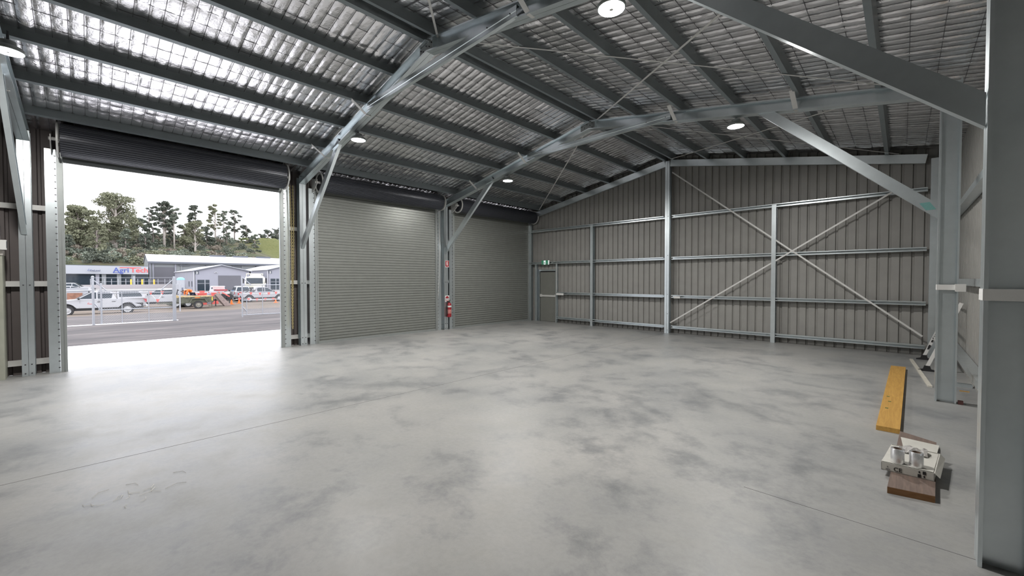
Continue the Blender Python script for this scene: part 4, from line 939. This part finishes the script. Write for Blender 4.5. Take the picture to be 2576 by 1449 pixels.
# ---------------------------------------------------------------- worker
def worker(P, rz):
    t = thing('person', 'person in an orange work shirt and navy trousers bending over behind trailer', 'person', (0,0,0))
    def skin(name, verts, edges, rad, m_, root=0, parent=t):
        me = bpy.data.meshes.new(name); me.from_pydata(verts, edges, []); o = bpy.data.objects.new(name, me); C.objects.link(o); o.parent = parent; ORG[o.name] = (0,0,0)
        sk = o.modifiers.new('s', 'SKIN'); me.update()
        for i, r in enumerate(rad): me.skin_vertices[0].data[i].radius = (r, r) if not isinstance(r, tuple) else r
        me.skin_vertices[0].data[root].use_root = True; ss = o.modifiers.new('d', 'SUBSURF'); ss.levels = 1; ss.render_levels = 1
        bpy.context.view_layer.update(); dg = bpy.context.evaluated_depsgraph_get(); me2 = bpy.data.meshes.new_from_object(o.evaluated_get(dg)); o.modifiers.clear(); o.data = me2; me2.materials.clear(); me2.materials.append(m_); me2.polygons.foreach_set('use_smooth', [True]*len(me2.polygons)); return o
    pv, ch, nk, hd = (-.05,0,.92), (.42,0,1.22), (.56,0,1.20), (.70,0,1.10)
    vb = [pv, (.18,0,1.12), ch, nk, hd, (.78,0,1.02)]; eb = [(0,1),(1,2),(2,3),(3,4),(4,5)]; rb = [.15,.15,.16,.06,.10,.07]
    for s in (-1, 1):
        k = len(vb); vb += [(.42, s*.20, 1.2), (.50, s*.24, .92), (.55, s*.20, .68), (.57, s*.19, .58), (-.02, s*.10, .84), (.05, s*.13, .48), (-.02, s*.14, .09), (.10, s*.15, .05)]
        eb += [(2,k),(k,k+1),(k+1,k+2),(k+2,k+3),(0,k+4),(k+4,k+5),(k+5,k+6),(k+6,k+7)]; rb += [.075,.055,.042,.035,.10,.07,.05,.05]
    b_ = skin('body', vb, eb, rb, PERSON_SKIN)
    for s in (-1, 1):
        for k in range(5):
            q = B(); a = V((.57+.012*(k-2), s*.19, .56)); l = (.06,.08,.085,.08,.06)[k]
            q.tube([a, a+V((.012*(k-2), -.01*s, -l*.55)), a+V((.014*(k-2)+(.03 if k == 0 else .015), -.015*s, -l))], [.010,.009,.007], 6); f_ = q.build('finger', PERSON_SKIN, t, True)
    vs = [(.0,0,1.0), (.18,0,1.13), (.42,0,1.23)]; es = [(0,1),(1,2)]; rs = [.175,.18,.19]
    for s in (-1, 1): k = len(vs); vs += [(.42, s*.21, 1.2), (.50, s*.245, .93), (.54, s*.21, .74)]; es += [(2,k),(k,k+1),(k+1,k+2)]; rs += [.10,.078,.06]
    skin('orange_shirt', vs, es, rs, ORANGE)
    vs = [(-.06,0,.93)]; es = []; rs = [.18]
    for s in (-1, 1): k = len(vs); vs += [(-.02, s*.10, .84), (.05, s*.13, .48), (-.02, s*.14, .13)]; es += [(0,k),(k,k+1),(k+1,k+2)]; rs += [.125,.095,.08]
    skin('trousers', vs, es, rs, TROUSER)
    for s in (-1, 1):
        q = B(); q.ball((.04, s*.145, .05), .14, .055, .06); q.build('boot', RUBBER, t, True)
    q = B(); q.ball((.715, 0, 1.13), .105, .10, .085); q.build('hair', HAIR, t, True)
    q = B()
    for s in (-1, 1): q.ball((.80, s*.035, 1.03), .014, .016, .012, 8, 5)
    q.build('eye', BLACK, t); q = B(); q.ball((.83, 0, 1.0), .02, .014, .028); q.build('nose', PERSON_SKIN, t, True)
    q = B(); q.ball((.80, 0, .965), .012, .03, .008); q.build('mouth', mat('lips', (.35, .14, .12), .5), t)
    for s in (-1, 1): q = B(); q.ball((.72, s*.10, 1.07), .03, .012, .035); q.build('ear', PERSON_SKIN, t, True)
    t.location = P; t.rotation_euler = (0, 0, rz)
p = G(483, -49.0); worker((p.x, p.y, p.z+.40), -PI/2+.25)
print('p4 ok')
# ================================================================ buildings across the road
def wallquad(q, a, c, z0, z1, th=.2, dx=-1):
    q.slab([(a[0], a[1], z0), (c[0], c[1], z0), (c[0], c[1], z1), (a[0], a[1], z1)], (dx*th, 0, 0))
XA = -127.
# showroom
t = thing('showroom_building', 'flat white showroom with company signs and dark glazing', 'building', (XA, bearing(300, XA), zg(XA)))
cR, cC, cL = (XA, bearing(374, XA)), (XA, bearing(256, XA)), (XA+2.0, bearing(130, XA+2.0))
zf0, zf1, zb = Z(300, 689.5, XA), Z(300, 669.5, XA), zg(XA)-.1
q = B(); q.slab([(XA, cR[1], zf0), (XA, cC[1], zf0), (XA, cC[1], zf1), (XA, cR[1], zf1)], (-.5,0,0)); q.slab([(XA, cC[1], zf0), (*cL, zf0), (*cL, zf1), (XA, cC[1], zf1)], (-.5,0,0)); q.build('fascia', SIGNW, t)
q = B(); q.slab([(XA-.8, cR[1], zb), (XA-.8, cC[1], zb), (XA-.8, cC[1], zf0), (XA-.8, cR[1], zf0)], (-.1,0,0)); q.slab([(XA-.8, cC[1], zb), (cL[0]-.8, cL[1], zb), (cL[0]-.8, cL[1], zf0), (XA-.8, cC[1], zf0)], (-.1,0,0)); q.build('glazing', GLASS, t)
q = B(); q.slab([(XA-.4, cR[1], zf1), (XA-.4, cC[1], zf1), (*cL, zf1), (cL[0]-12, cL[1], zf1), (XA-12, cR[1], zf1)], (0,0,.12)); q.build('parapet_roof', TRIMD, t)
for px in (245, 262, 300, 336):
    q = B(); y = bearing(px, XA-.7); q.box(XA-.75, y-.35, zb, XA-.55, y+.35, zf0); q.build('pier', SHEDG if px != 245 else SHEDW, t)
u, v = V((0,1,0)), V((0,0,1)); hA = zf1-zf0
yA = bearing(286, XA); sA = 1.45
def sgn(nm, s, size, px, py, m_, X=XA, bold=.03, u_=u, par=t): return text(nm, s, size, (X+.03, bearing(px, X), Z(px, py, X)), u_, v, .04, m_, par, bold=bold)
sgn('sign_text', 'Agri', 1.52, 285.5, 685, BLUE, bold=.018); sgn('sign_text', 'Tech', 1.52, 328.5, 685, SRED, bold=.018)
q = B(); q.box(XA+.01, bearing(302, XA), Z(330, 674.2, XA), XA+.06, bearing(356, XA), Z(330, 672.8, XA)); q.build('red_stroke', SRED, t)
q = B(); q.box(XA+.01, bearing(285, XA), Z(300, 686.6, XA), XA+.06, bearing(308, XA), Z(300, 685.4, XA)); q.build('blue_stroke', BLUE, t)
X2 = XA+.85; text('sign_text', 'DeLaval', .50, (XA+.85, bearing(227.5, X2), Z(228, 682.3, X2)), V((-.24, 1, 0)), v, .04, mat('navy_sign', (.06, .07, .13), .4), t, bold=.008)
X3 = XA+.95; q = B(); y, z = bearing(221.5, X3), Z(222, 680, X3); q.tube([(X3, y, z-.1), (X3, y+.2, z+.36), (X3, y+.3, z-.05), (X3, y+.05, z-.15)], .03, 4); q.box(X3, y+.38, z+.05, X3+.03, y+.55, z+.11); q.build('sign_emblem', BLUE, t)
# long shed
XS = -131.; t = thing('long_shed', 'long grey shed with pale roof and dark roller door behind showroom', 'building', (XS, bearing(540, XS), zg(XS)))
y0, y1 = bearing(375, XS), bearing(780, XS); ze = Z(380, 657, XS); zr = ze+1.75; zb = zg(XS)-.3; W_ = 11
q = B(); q.box(XS-.2, y0, zb-1, XS, y1, ze); q.slab([(XS, y0, zb), (XS, y0, ze), (XS-W_/2, y0, zr), (XS-W_, y0, ze), (XS-W_, y0, zb)], (0,.2,0)); q.build('wall', SHEDG, t)
q = B(); q.slab([(XS+.7, y0-.2, ze-.1), (XS-W_/2, y0-.2, zr+.05), (XS-W_/2, y1, zr+.05), (XS+.7, y1, ze-.1)], (0,0,.12)); q.slab([(XS-W_-.3, y0-.2, ze-.1), (XS-W_/2, y0-.2, zr+.05), (XS-W_/2, y1, zr+.05), (XS-W_-.3, y1, ze-.1)], (0,0,.12)); q.build('roof', ROOFW, t)
q = B(); q.box(XS+.65, y0-.2, ze-.55, XS+.8, y1, ze-.12); q.build('gutter', TRIMD, t)
q = B(); q.box(XS, bearing(389, XS), zb, XS+.06, bearing(440, XS), Z(410, 672, XS)); q.build('roller_door', DOORD, t)
for px in (378, 386, 442, 457, 535, 610):
    q = B(); y = bearing(px, XS); q.box(XS, y-.14, zb, XS+.2, y+.14, ze-.4); q.build('wall_post', SHEDW if px < 450 else SHEDG, t)
for px in (465, 530, 596, 655):
    q = B(); y = bearing(px, XS); q.box(XS, y-1.1, ze-.95, XS+.5, y+1.1, ze-.75); q.build('awning', TRIMD, t)
for k in range(5): q = B(); ya = bearing(540+60*k, XS); q.box(XS-W_/2-.7, ya, zr+.05, XS-W_/2+.3, ya+3.6, zr+.5); q.build('ridge_vent', TRIMD, t)
# small gabled sheds
def gshed(name, label, X, pxL, pxR, pyE, pxA, pyA, dpx, dpyt, wpx, wpyt, num, npx, npy, back=24, left=457, wpane=2):
    yL, yR, yA_ = bearing(pxL, X), bearing(pxR, X), bearing(pxA, X); ze = Z(pxL, pyE, X); za = Z(pxA, pyA, X); zb = zg(X)-.2; Xb = X-back
    t = thing(name, label, 'building', (X, yA_, zb), 'gabled sheds')
    q = B(); q.slab([(X, yL, zb), (X, yR, zb), (X, yR, ze), (X, yA_, za), (X, yL, ze)], (-.2,0,0)); q.slab([(X, yL, zb), (Xb, yL, zb), (Xb, yL, ze), (X, yL, ze)], (0,.2,0)); q.slab([(X, yR, zb), (Xb, yR, zb), (Xb, yR, ze), (X, yR, ze)], (0,-.2,0)); q.build('wall', SHEDW, t)
    for s, ye in ((0, yL-.25), (1, yR+.25)):
        q = B(); q.slab([(X+.3, ye, ze-.05), (Xb, ye, ze-.05), (Xb, yA_, za+.12), (X+.3, yA_, za+.12)], (0,0,.09)); q.build('roof', ROOFW, t)
    q = B(); e = .13
    q.slab([(X+.3, yL-.25, ze-.18), (X+.3, yA_, za-.02), (X+.3, yA_, za+.12), (X+.3, yL-.25, ze-.03)], (.03,0,0)); q.slab([(X+.3, yR+.25, ze-.18), (X+.3, yA_, za-.02), (X+.3, yA_, za+.12), (X+.3, yR+.25, ze-.03)], (.03,0,0)); q.build('barge_flashing', TRIMD, t)
    if dpx:
        q = B(); q.box(X, bearing(dpx[0], X), zb, X+.06, bearing(dpx[1], X), Z(dpx[0], dpyt, X)); q.build('roller_door', DOORD, t)
    ya, yb = bearing(wpx[0], X), bearing(wpx[1], X); zt2 = Z(wpx[0], wpyt, X)
    q = B(); q.box(X, ya, zb+.1, X+.04, yb, zt2); wn_ = q.build('window', GLASS, t)
    q = B(); q.box(X+.04, ya+(yb-ya)*.62-.06, zb+.1, X+.08, ya+(yb-ya)*.62+.06, zt2); q.box(X+.04, ya, zt2-.75, X+.08, yb, zt2-.68); q.build('window_frame', SIGNW, wn_)
    q = B(); q.box(X, yL-.05, zb, X+.1, yL+.1, ze); q.build('downpipe', ROOFW, t)
    P = (X+.02, bearing(npx, X), Z(npx, npy, X)); q = B(); q.box(X, P[1]-.02, P[2]-.02, X+.03, P[1]+.62, P[2]+.62); bd = q.build('number_board', TRIMD, t)
    text('number', num, .6, (X+.045, P[1]+.12, P[2]+.08), (0,1,0), (0,0,1), .02, WHITE, bd, bold=.01)
    return t, X, yL, ze, zb
t, X, yL, ze, zb = gshed('gabled_shed', 'small lilac-grey gabled shed with dark roller door and number three', -100., 488, 631, 681, 558, 668.5, (549.5, 606), 693, (497, 527), 704, '3', 491.5, 690)
q = B()
for xx, in ((X-2.6,), (X-8,)): q.box(xx, yL-.06, zb, xx+.12, yL, ze)
q.build('downpipe', ROOFW, t); q = B()
for xx in (X-2.0, X-5.2): q.box(xx-.45, yL-.04, zb+1.0, xx+.2, yL, zb+2.1)
q.build('window', GLASS, t)
q = B(); yy = bearing(543, X); q.tube([(X+.1, yy-.25, Z(543, 686, X)), (X+.15, yy+.1, Z(543, 686, X)+.12), (X+.1, yy+.3, Z(543, 686, X)-.1)], .06, 5); q.build('wall_lamp', RIM, t)
gshed('gabled_shed', 'second lilac-grey gabled shed with number two, cut by the door jamb', -100., 673.5, 790, 679, 735, 666, None, 0, (681, 702), 701, '2', 676.5, 688)
# fence along the road and its posts
XN = -112.
t = thing('road_fence', 'low white rail fence along the road before the showroom', 'fence', (XN, bearing(300, XN), zg(XN)))
for pyy in (699, 708.5):
    q = B(); q.cyl((XN, bearing(228, XN), Z(300, pyy, XN)), (XN, bearing(470, XN), Z(300, pyy, XN)+.1), .035, n=6); q.build('rail', FENCE, t)
for px in (228, 247, 264, 281, 298, 317, 338, 347, 362, 375, 398, 415, 428, 440):
    q = B(); y = bearing(px, XN); q.cyl((XN, y, zg(XN)-.3), (XN, y, Z(px, 701.5 if px != 338 else 695, XN)), .05 if px != 338 else .11, n=6); q.build('post', FENCE, t)
q = B(); q.box(XN+.5, bearing(150, XN), zg(XN)-1.2, XN+1.5, bearing(470, XN), Z(300, 716, XN)); tag(q.build('retaining_kerb', mat('pinkish_concrete', (.33, .31, .315), .8)), 'pale retaining kerb below the road fence', 'kerb')
t = thing('yard_wall_sign', 'low brown board with white surround beyond the canopy ute bonnet', 'sign board', G(190, -50))
p = G(188, -60); q = B(); q.box(p.x-.1, bearing(168, -60), p.z+.3, p.x, bearing(207, -60), Z(190, 737, -60)); q.build('board', mat('red_brown_board', (.24, .12, .08), .7, 0, .3, 3), t)
q = B(); q.box(p.x-.14, bearing(140, -60), p.z, p.x-.1, bearing(222, -60), Z(190, 724, -60)); q.build('backing', SIGNW, t)
p = G(451.5, -97); q = B(); q.cyl((p.x, p.y+.2, p.z), (p.x, p.y+.2, Z(452, 704, -97)), .62, n=16); tk = thing('storage_tank', 'white storage tank with a blue domed lid beside the gabled shed', 'tank', (p.x, p.y, p.z)); q.build('shell', SIGNW, tk, 40)
q = B(); q.lathe((p.x, p.y+.2, Z(452, 704, -97)), (0,0,1), [(.64,0),(.57,.25),(.32,.45),(0,.5)], 16); q.build('lid', mat('sky_blue', (.16, .38, .66), .4), tk, True)
p = G(443, -56); q = B(); q.box(p.x-1, bearing(438, -56), p.z+.9, p.x, bearing(457, -56), Z(448, 714.5, -56)); tag(q.build('white_crate', SIGNW), 'white caged crate standing between gate post and worker', 'crate')
p = G(458, -57); q = B(); q.box(p.x-1, bearing(441, -57), p.z+.3, p.x, bearing(463, -57), Z(450, 731, -57)); q.box(p.x-1.2, bearing(438, -57), Z(450, 731, -57)-.02, p.x-.2, bearing(462, -57), Z(450, 723.5, -57)); tag(q.build('tray_body', mat('slate_tray', (.16, .18, .24), .5)), 'dark slate tray body behind the worker in orange', 'tray')
# house on the hill
p = V((-176, bearing(338, -176), 0)); zz = Z(338, 645, -176)
t = thing('hill_house', 'low house with terracotta roof half hidden on the hillside', 'house', (p.x, p.y, zz-2))
q = B(); q.box(p.x-6, bearing(322, -176), zz-2.5, p.x, bearing(384, -176), zz-.6); q.build('wall', mat('house_wall', (.45, .38, .32), .7), t)
q = B(); ya, yb = bearing(321, -176), bearing(385, -176); q.slab([(p.x+.4, ya, zz-.9), (p.x-3, ya, zz+.55), (p.x-6.4, ya, zz-.9)], (0, yb-ya, 0)); q.build('roof', BRICK, t)
p = V((-172, bearing(208, -172), Z(208, 646, -172))); q = B(); q.box(p.x-2, p.y-.7, p.z-1.2, p.x, p.y+.7, p.z+.1); q.slab([(p.x, p.y-.8, p.z+.1), (p.x-1, p.y-.8, p.z+.45), (p.x-2, p.y-.8, p.z+.1)], (0,1.6,0)); tag(q.build('turquoise_shelter', mat('turquoise', (.30, .62, .60), .5)), 'tiny turquoise shelter at the foot of the wooded hill', 'shelter')
# ================================================================ trees on the hill
def leafcloud(q, rr, blobs, n, size, flat=.55):
    tot = sum(b_[3]*b_[3] for b_ in blobs)
    for (cx, cy_, cz, r) in blobs:
        for _ in range(max(12, int(n*r*r/tot))):
            while True:
                d = V((rr.uniform(-1,1), rr.uniform(-1,1), rr.uniform(-1,1)))
                if .35 < d.length < 1: break
            p = V((cx, cy_, cz))+V((d.x*r, d.y*r, d.z*r*flat)); s = size*rr.uniform(.6, 1.3)
            a = V((rr.gauss(0,1), rr.gauss(0,1), rr.gauss(0,.7))).normalized(); b_ = a.orthogonal().normalized()
            b_ = (Matrix.Rotation(rr.uniform(0, 6.28), 3, a) @ b_); c_ = a.cross(b_)
            q.add([p-b_*s-c_*s*.35, p+b_*s*.2-c_*s*.5, p+b_*s+c_*s*.2, p-b_*s*.1+c_*s*.55], [(0,1,2,3)])
def tree(label, X, px, pyb, pyt, wL, wR, leaf, seed, bare=.35, n=1500, size=.42, bark=BARK, tr=.45, dense=1.0, lean=0, grp='gum trees on the hill', nb=13, kind='gum_tree'):
    nb = int(nb*2.3); n = int(n*2.7); size *= .62
    rr = random.Random(seed); y0 = bearing(px, X); z0, z1 = Z(px, pyb, X), Z(px, pyt, X); H = z1-z0
    yl, yr = bearing(px-wL, X), bearing(px+wR, X); zb = min(z0, zg(X)+1.5)-2
    t = thing(kind, label, 'tree', (X, y0, z0), grp)
    q = B(); pts = [V((X, y0, zb)), V((X, y0+.02*H*lean, z0+.3*H)), V((X+.3, y0+.05*H*lean, z0+.65*H)), V((X, y0+.06*H*lean, z0+.93*H))]; q.tube(pts, [tr, tr*.8, tr*.5, tr*.15], 7)
    blobs = []
    for i in range(nb):
        f_ = bare+(1-bare)*(i+.6)/nb; a = rr.uniform(0, 6.28); span = (yr-yl)/2; wd = math.sin(min(1, max(.12, 1.25-f_*.9 if f_ > .5 else .3+f_*1.1))*PI/2)
        side = rr.uniform(-1, 1); off = (yr-y0)*side if side > 0 else (y0-yl)*side
        c_ = V((X+rr.uniform(-.6,.6)*span*.8, y0+off*wd*.8, z0+H*f_)); r = max(.7, span*rr.uniform(.20, .34)*dense)
        r = min(r, H*.13*dense+.5); blobs.append((c_.x, c_.y, min(c_.z, z1-r*.45), r))
        st = V((X, y0+.05*H*lean*f_, z0+H*max(.2, f_-.16))); mid = st.lerp(c_, .55)+V((0,0,.4)); q.tube([st, mid, c_], [tr*.32, tr*.2, tr*.07], 5)
    q.build('trunk', bark, t, True)
    q = B(); leafcloud(q, rr, blobs, n, size); q.build('foliage', leaf, t, fix=False)
L0, L1, L2, L3, L4 = LEAVES
tree('tallest broad gum tree on the hill with open spreading crown', -196, 291, 648, 489, 62, 84, L0, 1, .30, 4200, .48, BARK, .8, 1.0, .3, nb=26)
tree('wide grey-green gum tree beside the doorway jamb', -186, 200, 650, 517, 48, 58, L0, 2, .12, 5200, .48, BARKD, .5, 1.15, nb=24)
tree('olive gum tree filling the gap below the tallest tree', -180, 246, 655, 556, 26, 30, L0, 3, .12, 1500, .42, BARKD, .4, 1.2, nb=13)
tree('bushy gum tree between the tallest tree and the dark tall one', -205, 345, 650, 548, 34, 40, L1, 4, .10, 2400, .45, BARKD, .4, 1.15, nb=18)
tree('thin gum tree showing sky beside the tallest tree', -220, 378, 630, 521, 20, 22, L2, 5, .35, 700, .42, BARKD, .3, .8, nb=10)
tree('tall dark gum with a long bare pale trunk and layered crown', -205, 415.5, 624, 508, 40, 36, L2, 6, .42, 2200, .42, BARK, .5, .85, nb=18)
tree('smaller gum with a bare pale trunk next to the dark layered one', -203, 440.5, 619, 524, 20, 26, L1, 7, .45, 1000, .40, BARK, .32, .85, nb=11)
tree('brown-green spreading tree with pale trunk below the round-topped gum', -190, 493, 640, 556, 48, 30, L0, 8, .35, 1500, .42, BARK, .4, .9, nb=14)
tree('round-topped dense gum standing alone against the sky', -222, 494, 620, 516, 22, 22, L2, 9, .42, 1500, .42, BARKD, .4, 1.05, nb=11)
tree('leaning double-crowned gum to one side of the round-topped one', -222, 544, 604, 515, 26, 18, L0, 10, .30, 1500, .42, BARK, .4, .9, nb=13)
tree('slim gum between the double-crowned gum and the ridge gap', -225, 565, 600, 530, 10, 18, L1, 11, .30, 800, .42, BARK, .3, .85, nb=10)
tree('lone dark gum on the bare ridge with sky beneath its crown', -236, 592, 605, 528, 16, 28, L2, 12, .28, 1100, .42, BARKD, .35, .8, nb=13)
tree('sloping gum where ridge falls towards the grassy paddock', -228, 622, 625, 566, 18, 24, L2, 13, .12, 1200, .42, BARKD, .4, 1.0, nb=12)
tree('round scrubby tree at the paddock edge', -215, 642, 632, 590, 14, 18, L1, 14, .05, 700, .40, BARKD, .3, 1.2, nb=9)
tree('dense round tree standing on top of the grassy paddock', -250, 676, 612, 578, 15, 18, L2, 15, .10, 900, .45, BARKD, .4, 1.3, nb=9, grp='paddock trees')
tree('dense dark tree on the paddock cut by the door jamb', -250, 700, 614, 572, 18, 20, L2, 16, .08, 900, .45, BARKD, .4, 1.3, nb=9, grp='paddock trees')
tree('low tree between the paddock and the sloping gum', -245, 656, 612, 588, 10, 10, L2, 17, .1, 450, .42, BARKD, .3, 1.1, nb=7, grp='paddock trees')
tree('hazy mid-slope tree between the two bare pale trunks', -208, 465, 622, 566, 24, 22, L0, 18, .1, 900, .42, BARKD, .35, 1.1, nb=10)
tree('mid-slope dark tree behind the pale trunk of the layered gum', -212, 432, 620, 566, 14, 16, L2, 19, .05, 700, .42, BARKD, .3, 1.2, nb=8)
tree('mid-slope olive tree between layered gum and the bushy one', -206, 388, 632, 562, 20, 22, L1, 20, .06, 1000, .42, BARKD, .3, 1.2, nb=10)
tree('mid-slope dark tree under the double-crowned gum', -214, 522, 618, 570, 18, 26, L2, 21, .05, 800, .42, BARKD, .3, 1.2, nb=9)
tree('olive mid-slope tree between the pale trunks and round-topped gum', -216, 478, 616, 560, 18, 18, L0, 22, .08, 700, .42, BARKD, .3, 1.2, nb=9)
tree('dark mid-slope tree beside the dirt bank below the slim gum', -220, 572, 606, 568, 16, 16, L1, 23, .06, 600, .42, BARKD, .3, 1.2, nb=8)
tree('dark low tree between doorway jamb and wide gum', -178, 172, 660, 590, 16, 20, L2, 24, .05, 800, .42, BARKD, .3, 1.2, nb=9)
tree('grey-green tree hanging over the terracotta roofed house', -188, 318, 652, 575, 22, 24, L1, 25, .05, 1100, .42, BARKD, .35, 1.2, nb=10)
tree('dark bushy tree beside the terracotta roofed house', -186, 368, 648, 590, 20, 18, L2, 26, .05, 900, .42, BARKD, .3, 1.2, nb=9)
def shrub(label, X, px, py, w_, h_, leaf, seed, n=260):
    rr = random.Random(seed); y, z = bearing(px, X), Z(px, py, X); wy = abs(bearing(px+w_, X)-bearing(px-w_, X))/2; hz_ = Z(px, py-h_, X)-z
    q = B(); bl = []
    for i in range(7): bl.append((X+rr.uniform(-1,1)*wy*.4, y+rr.uniform(-1,1)*wy*.7, z+hz_*rr.uniform(.15,.7), max(.5, min(wy*.55, hz_*.55))))
    leafcloud(q, rr, bl, int(n*1.8), .26, .8); q.cyl((X, y, z-1.5), (X, y, z+hz_*.4), .12, n=5)
    tag(q.build('hill_shrub', leaf, fix=False), label, 'shrub', 'shrubs on the hillside')
kinds = [(L0, 'olive'), (L1, 'grey-green'), (L2, 'dark'), (L3, 'bright green'), (L4, 'brown')]
SH = [(175,662,14,14,2),(200,660,16,14,1),(225,664,14,12,2),(250,662,16,16,0),(275,664,15,18,1),(305,662,16,20,4),(330,664,14,14,4),(350,664,14,18,2),(178,648,14,10,2),(205,644,12,8,4),(235,646,12,10,2),(262,644,14,14,3),(318,640,14,14,1),(352,632,14,20,2),(372,638,12,16,2),
      (392,622,9,14,3),(385,648,18,14,2),(412,645,16,12,1),(440,648,18,14,4),(430,632,14,8,0),(462,640,16,12,3),(480,650,18,10,2),(505,640,12,14,2),(525,646,14,18,3),(520,622,14,16,2),(535,608,14,12,2),(556,612,9,14,4),(548,640,16,24,4),(575,645,20,34,2),(600,640,16,22,2),(585,612,12,10,1),(612,628,16,20,2),(630,644,12,22,2),(615,604,14,6,3),(640,650,16,12,4),(655,648,10,8,2),(652,634,8,5,2),(470,612,14,8,0),(445,612,10,8,4),(500,606,12,10,4),(320,655,16,10,2),(190,672,22,12,1),(235,672,20,12,2),(290,674,22,14,4),(335,674,20,12,2)]
PLACE = ['above the showroom sign', 'behind the showroom roof', 'on the slope above the long shed', 'under the ridge', 'at the foot of the big gums']
for i, (px, py, w_, h_, k) in enumerate(SH):
    X = -162 if py > 665 else -172 if py > 655 else -184 if py > 640 else -196 if py > 625 else -214
    band = 'just above the showroom roof' if py > 655 and px < 365 else 'among the gum trunks' if px < 365 else 'above the long shed ridge' if py > 635 else 'high under the skyline'
    frm = ['near the doorway jamb', 'left of the tallest gum', 'below the tallest gum', 'beside the terracotta roof', 'near the layered gum', 'below the two pale trunks', 'below the round-topped gum', 'beside the dirt track', 'below the ridge gap', 'at the paddock edge'][min(9, int((px-160)/50))].replace('left of', 'on the jamb side of')
    shrub(f'{kinds[k][1]} hillside shrub {band}, {frm}', X, px, py, w_, h_, kinds[k][0], 100+i)
for nm, lf, sd, n in (('dark', L2, 71, 150), ('grey-green', L1, 72, 150), ('olive', L0, 73, 120), ('brown', L4, 74, 90)):
    rr = random.Random(sd); q = B(); bl = []
    for i in range(n):
        X = -rr.uniform(160, 236); px = rr.uniform(150, 640); y = bearing(px, X)
        if y > 50: continue
        r = rr.uniform(.7, 2.0); bl.append((X, y, zg(X)+r*.35, r))
    leafcloud(q, rr, bl, 14000, .34, .75)
    o = stuff(q.build('undergrowth', lf, fix=False)); o['label'] = f'{nm} undergrowth covering the wooded hillside'; o['category'] = 'undergrowth'
print('p4b ok', len(bpy.data.objects))
# ================================================================ light
w = bpy.data.worlds.new('sky'); sc.world = w; w.use_nodes = True; nt = w.node_tree
bg = nt.nodes['Background']; tc = nt.nodes.new('ShaderNodeTexCoord'); mp = nt.nodes.new('ShaderNodeMapping'); mp.inputs['Scale'].default_value = (1, 1, 2.5)
nt.links.new(tc.outputs['Generated'], mp.inputs['Vector'])
cl = noise(nt, mp.outputs['Vector'], 2.2, 5, .55)
nt.links.new(ramp(nt, cl, [(.35, (.88, .90, 1.0)), (.65, (.985, .98, 1))]), bg.inputs['Color']); bg.inputs['Strength'].default_value = 3.6
sc.view_settings.view_transform = 'Standard'; sc.view_settings.look = 'None'; sc.view_settings.gamma = 1; sc.view_settings.exposure = 0.0
sc.view_settings.use_curve_mapping = False
cy = sc.cycles
cy.use_denoising = True; cy.adaptive_threshold = .014; cy.max_bounces = 7; cy.diffuse_bounces = 4; cy.glossy_bounces = 4; cy.transmission_bounces = 2
cy.sample_clamp_indirect = 6; cy.caustics_reflective = False; cy.caustics_refractive = False
bpy.context.view_layer.update()
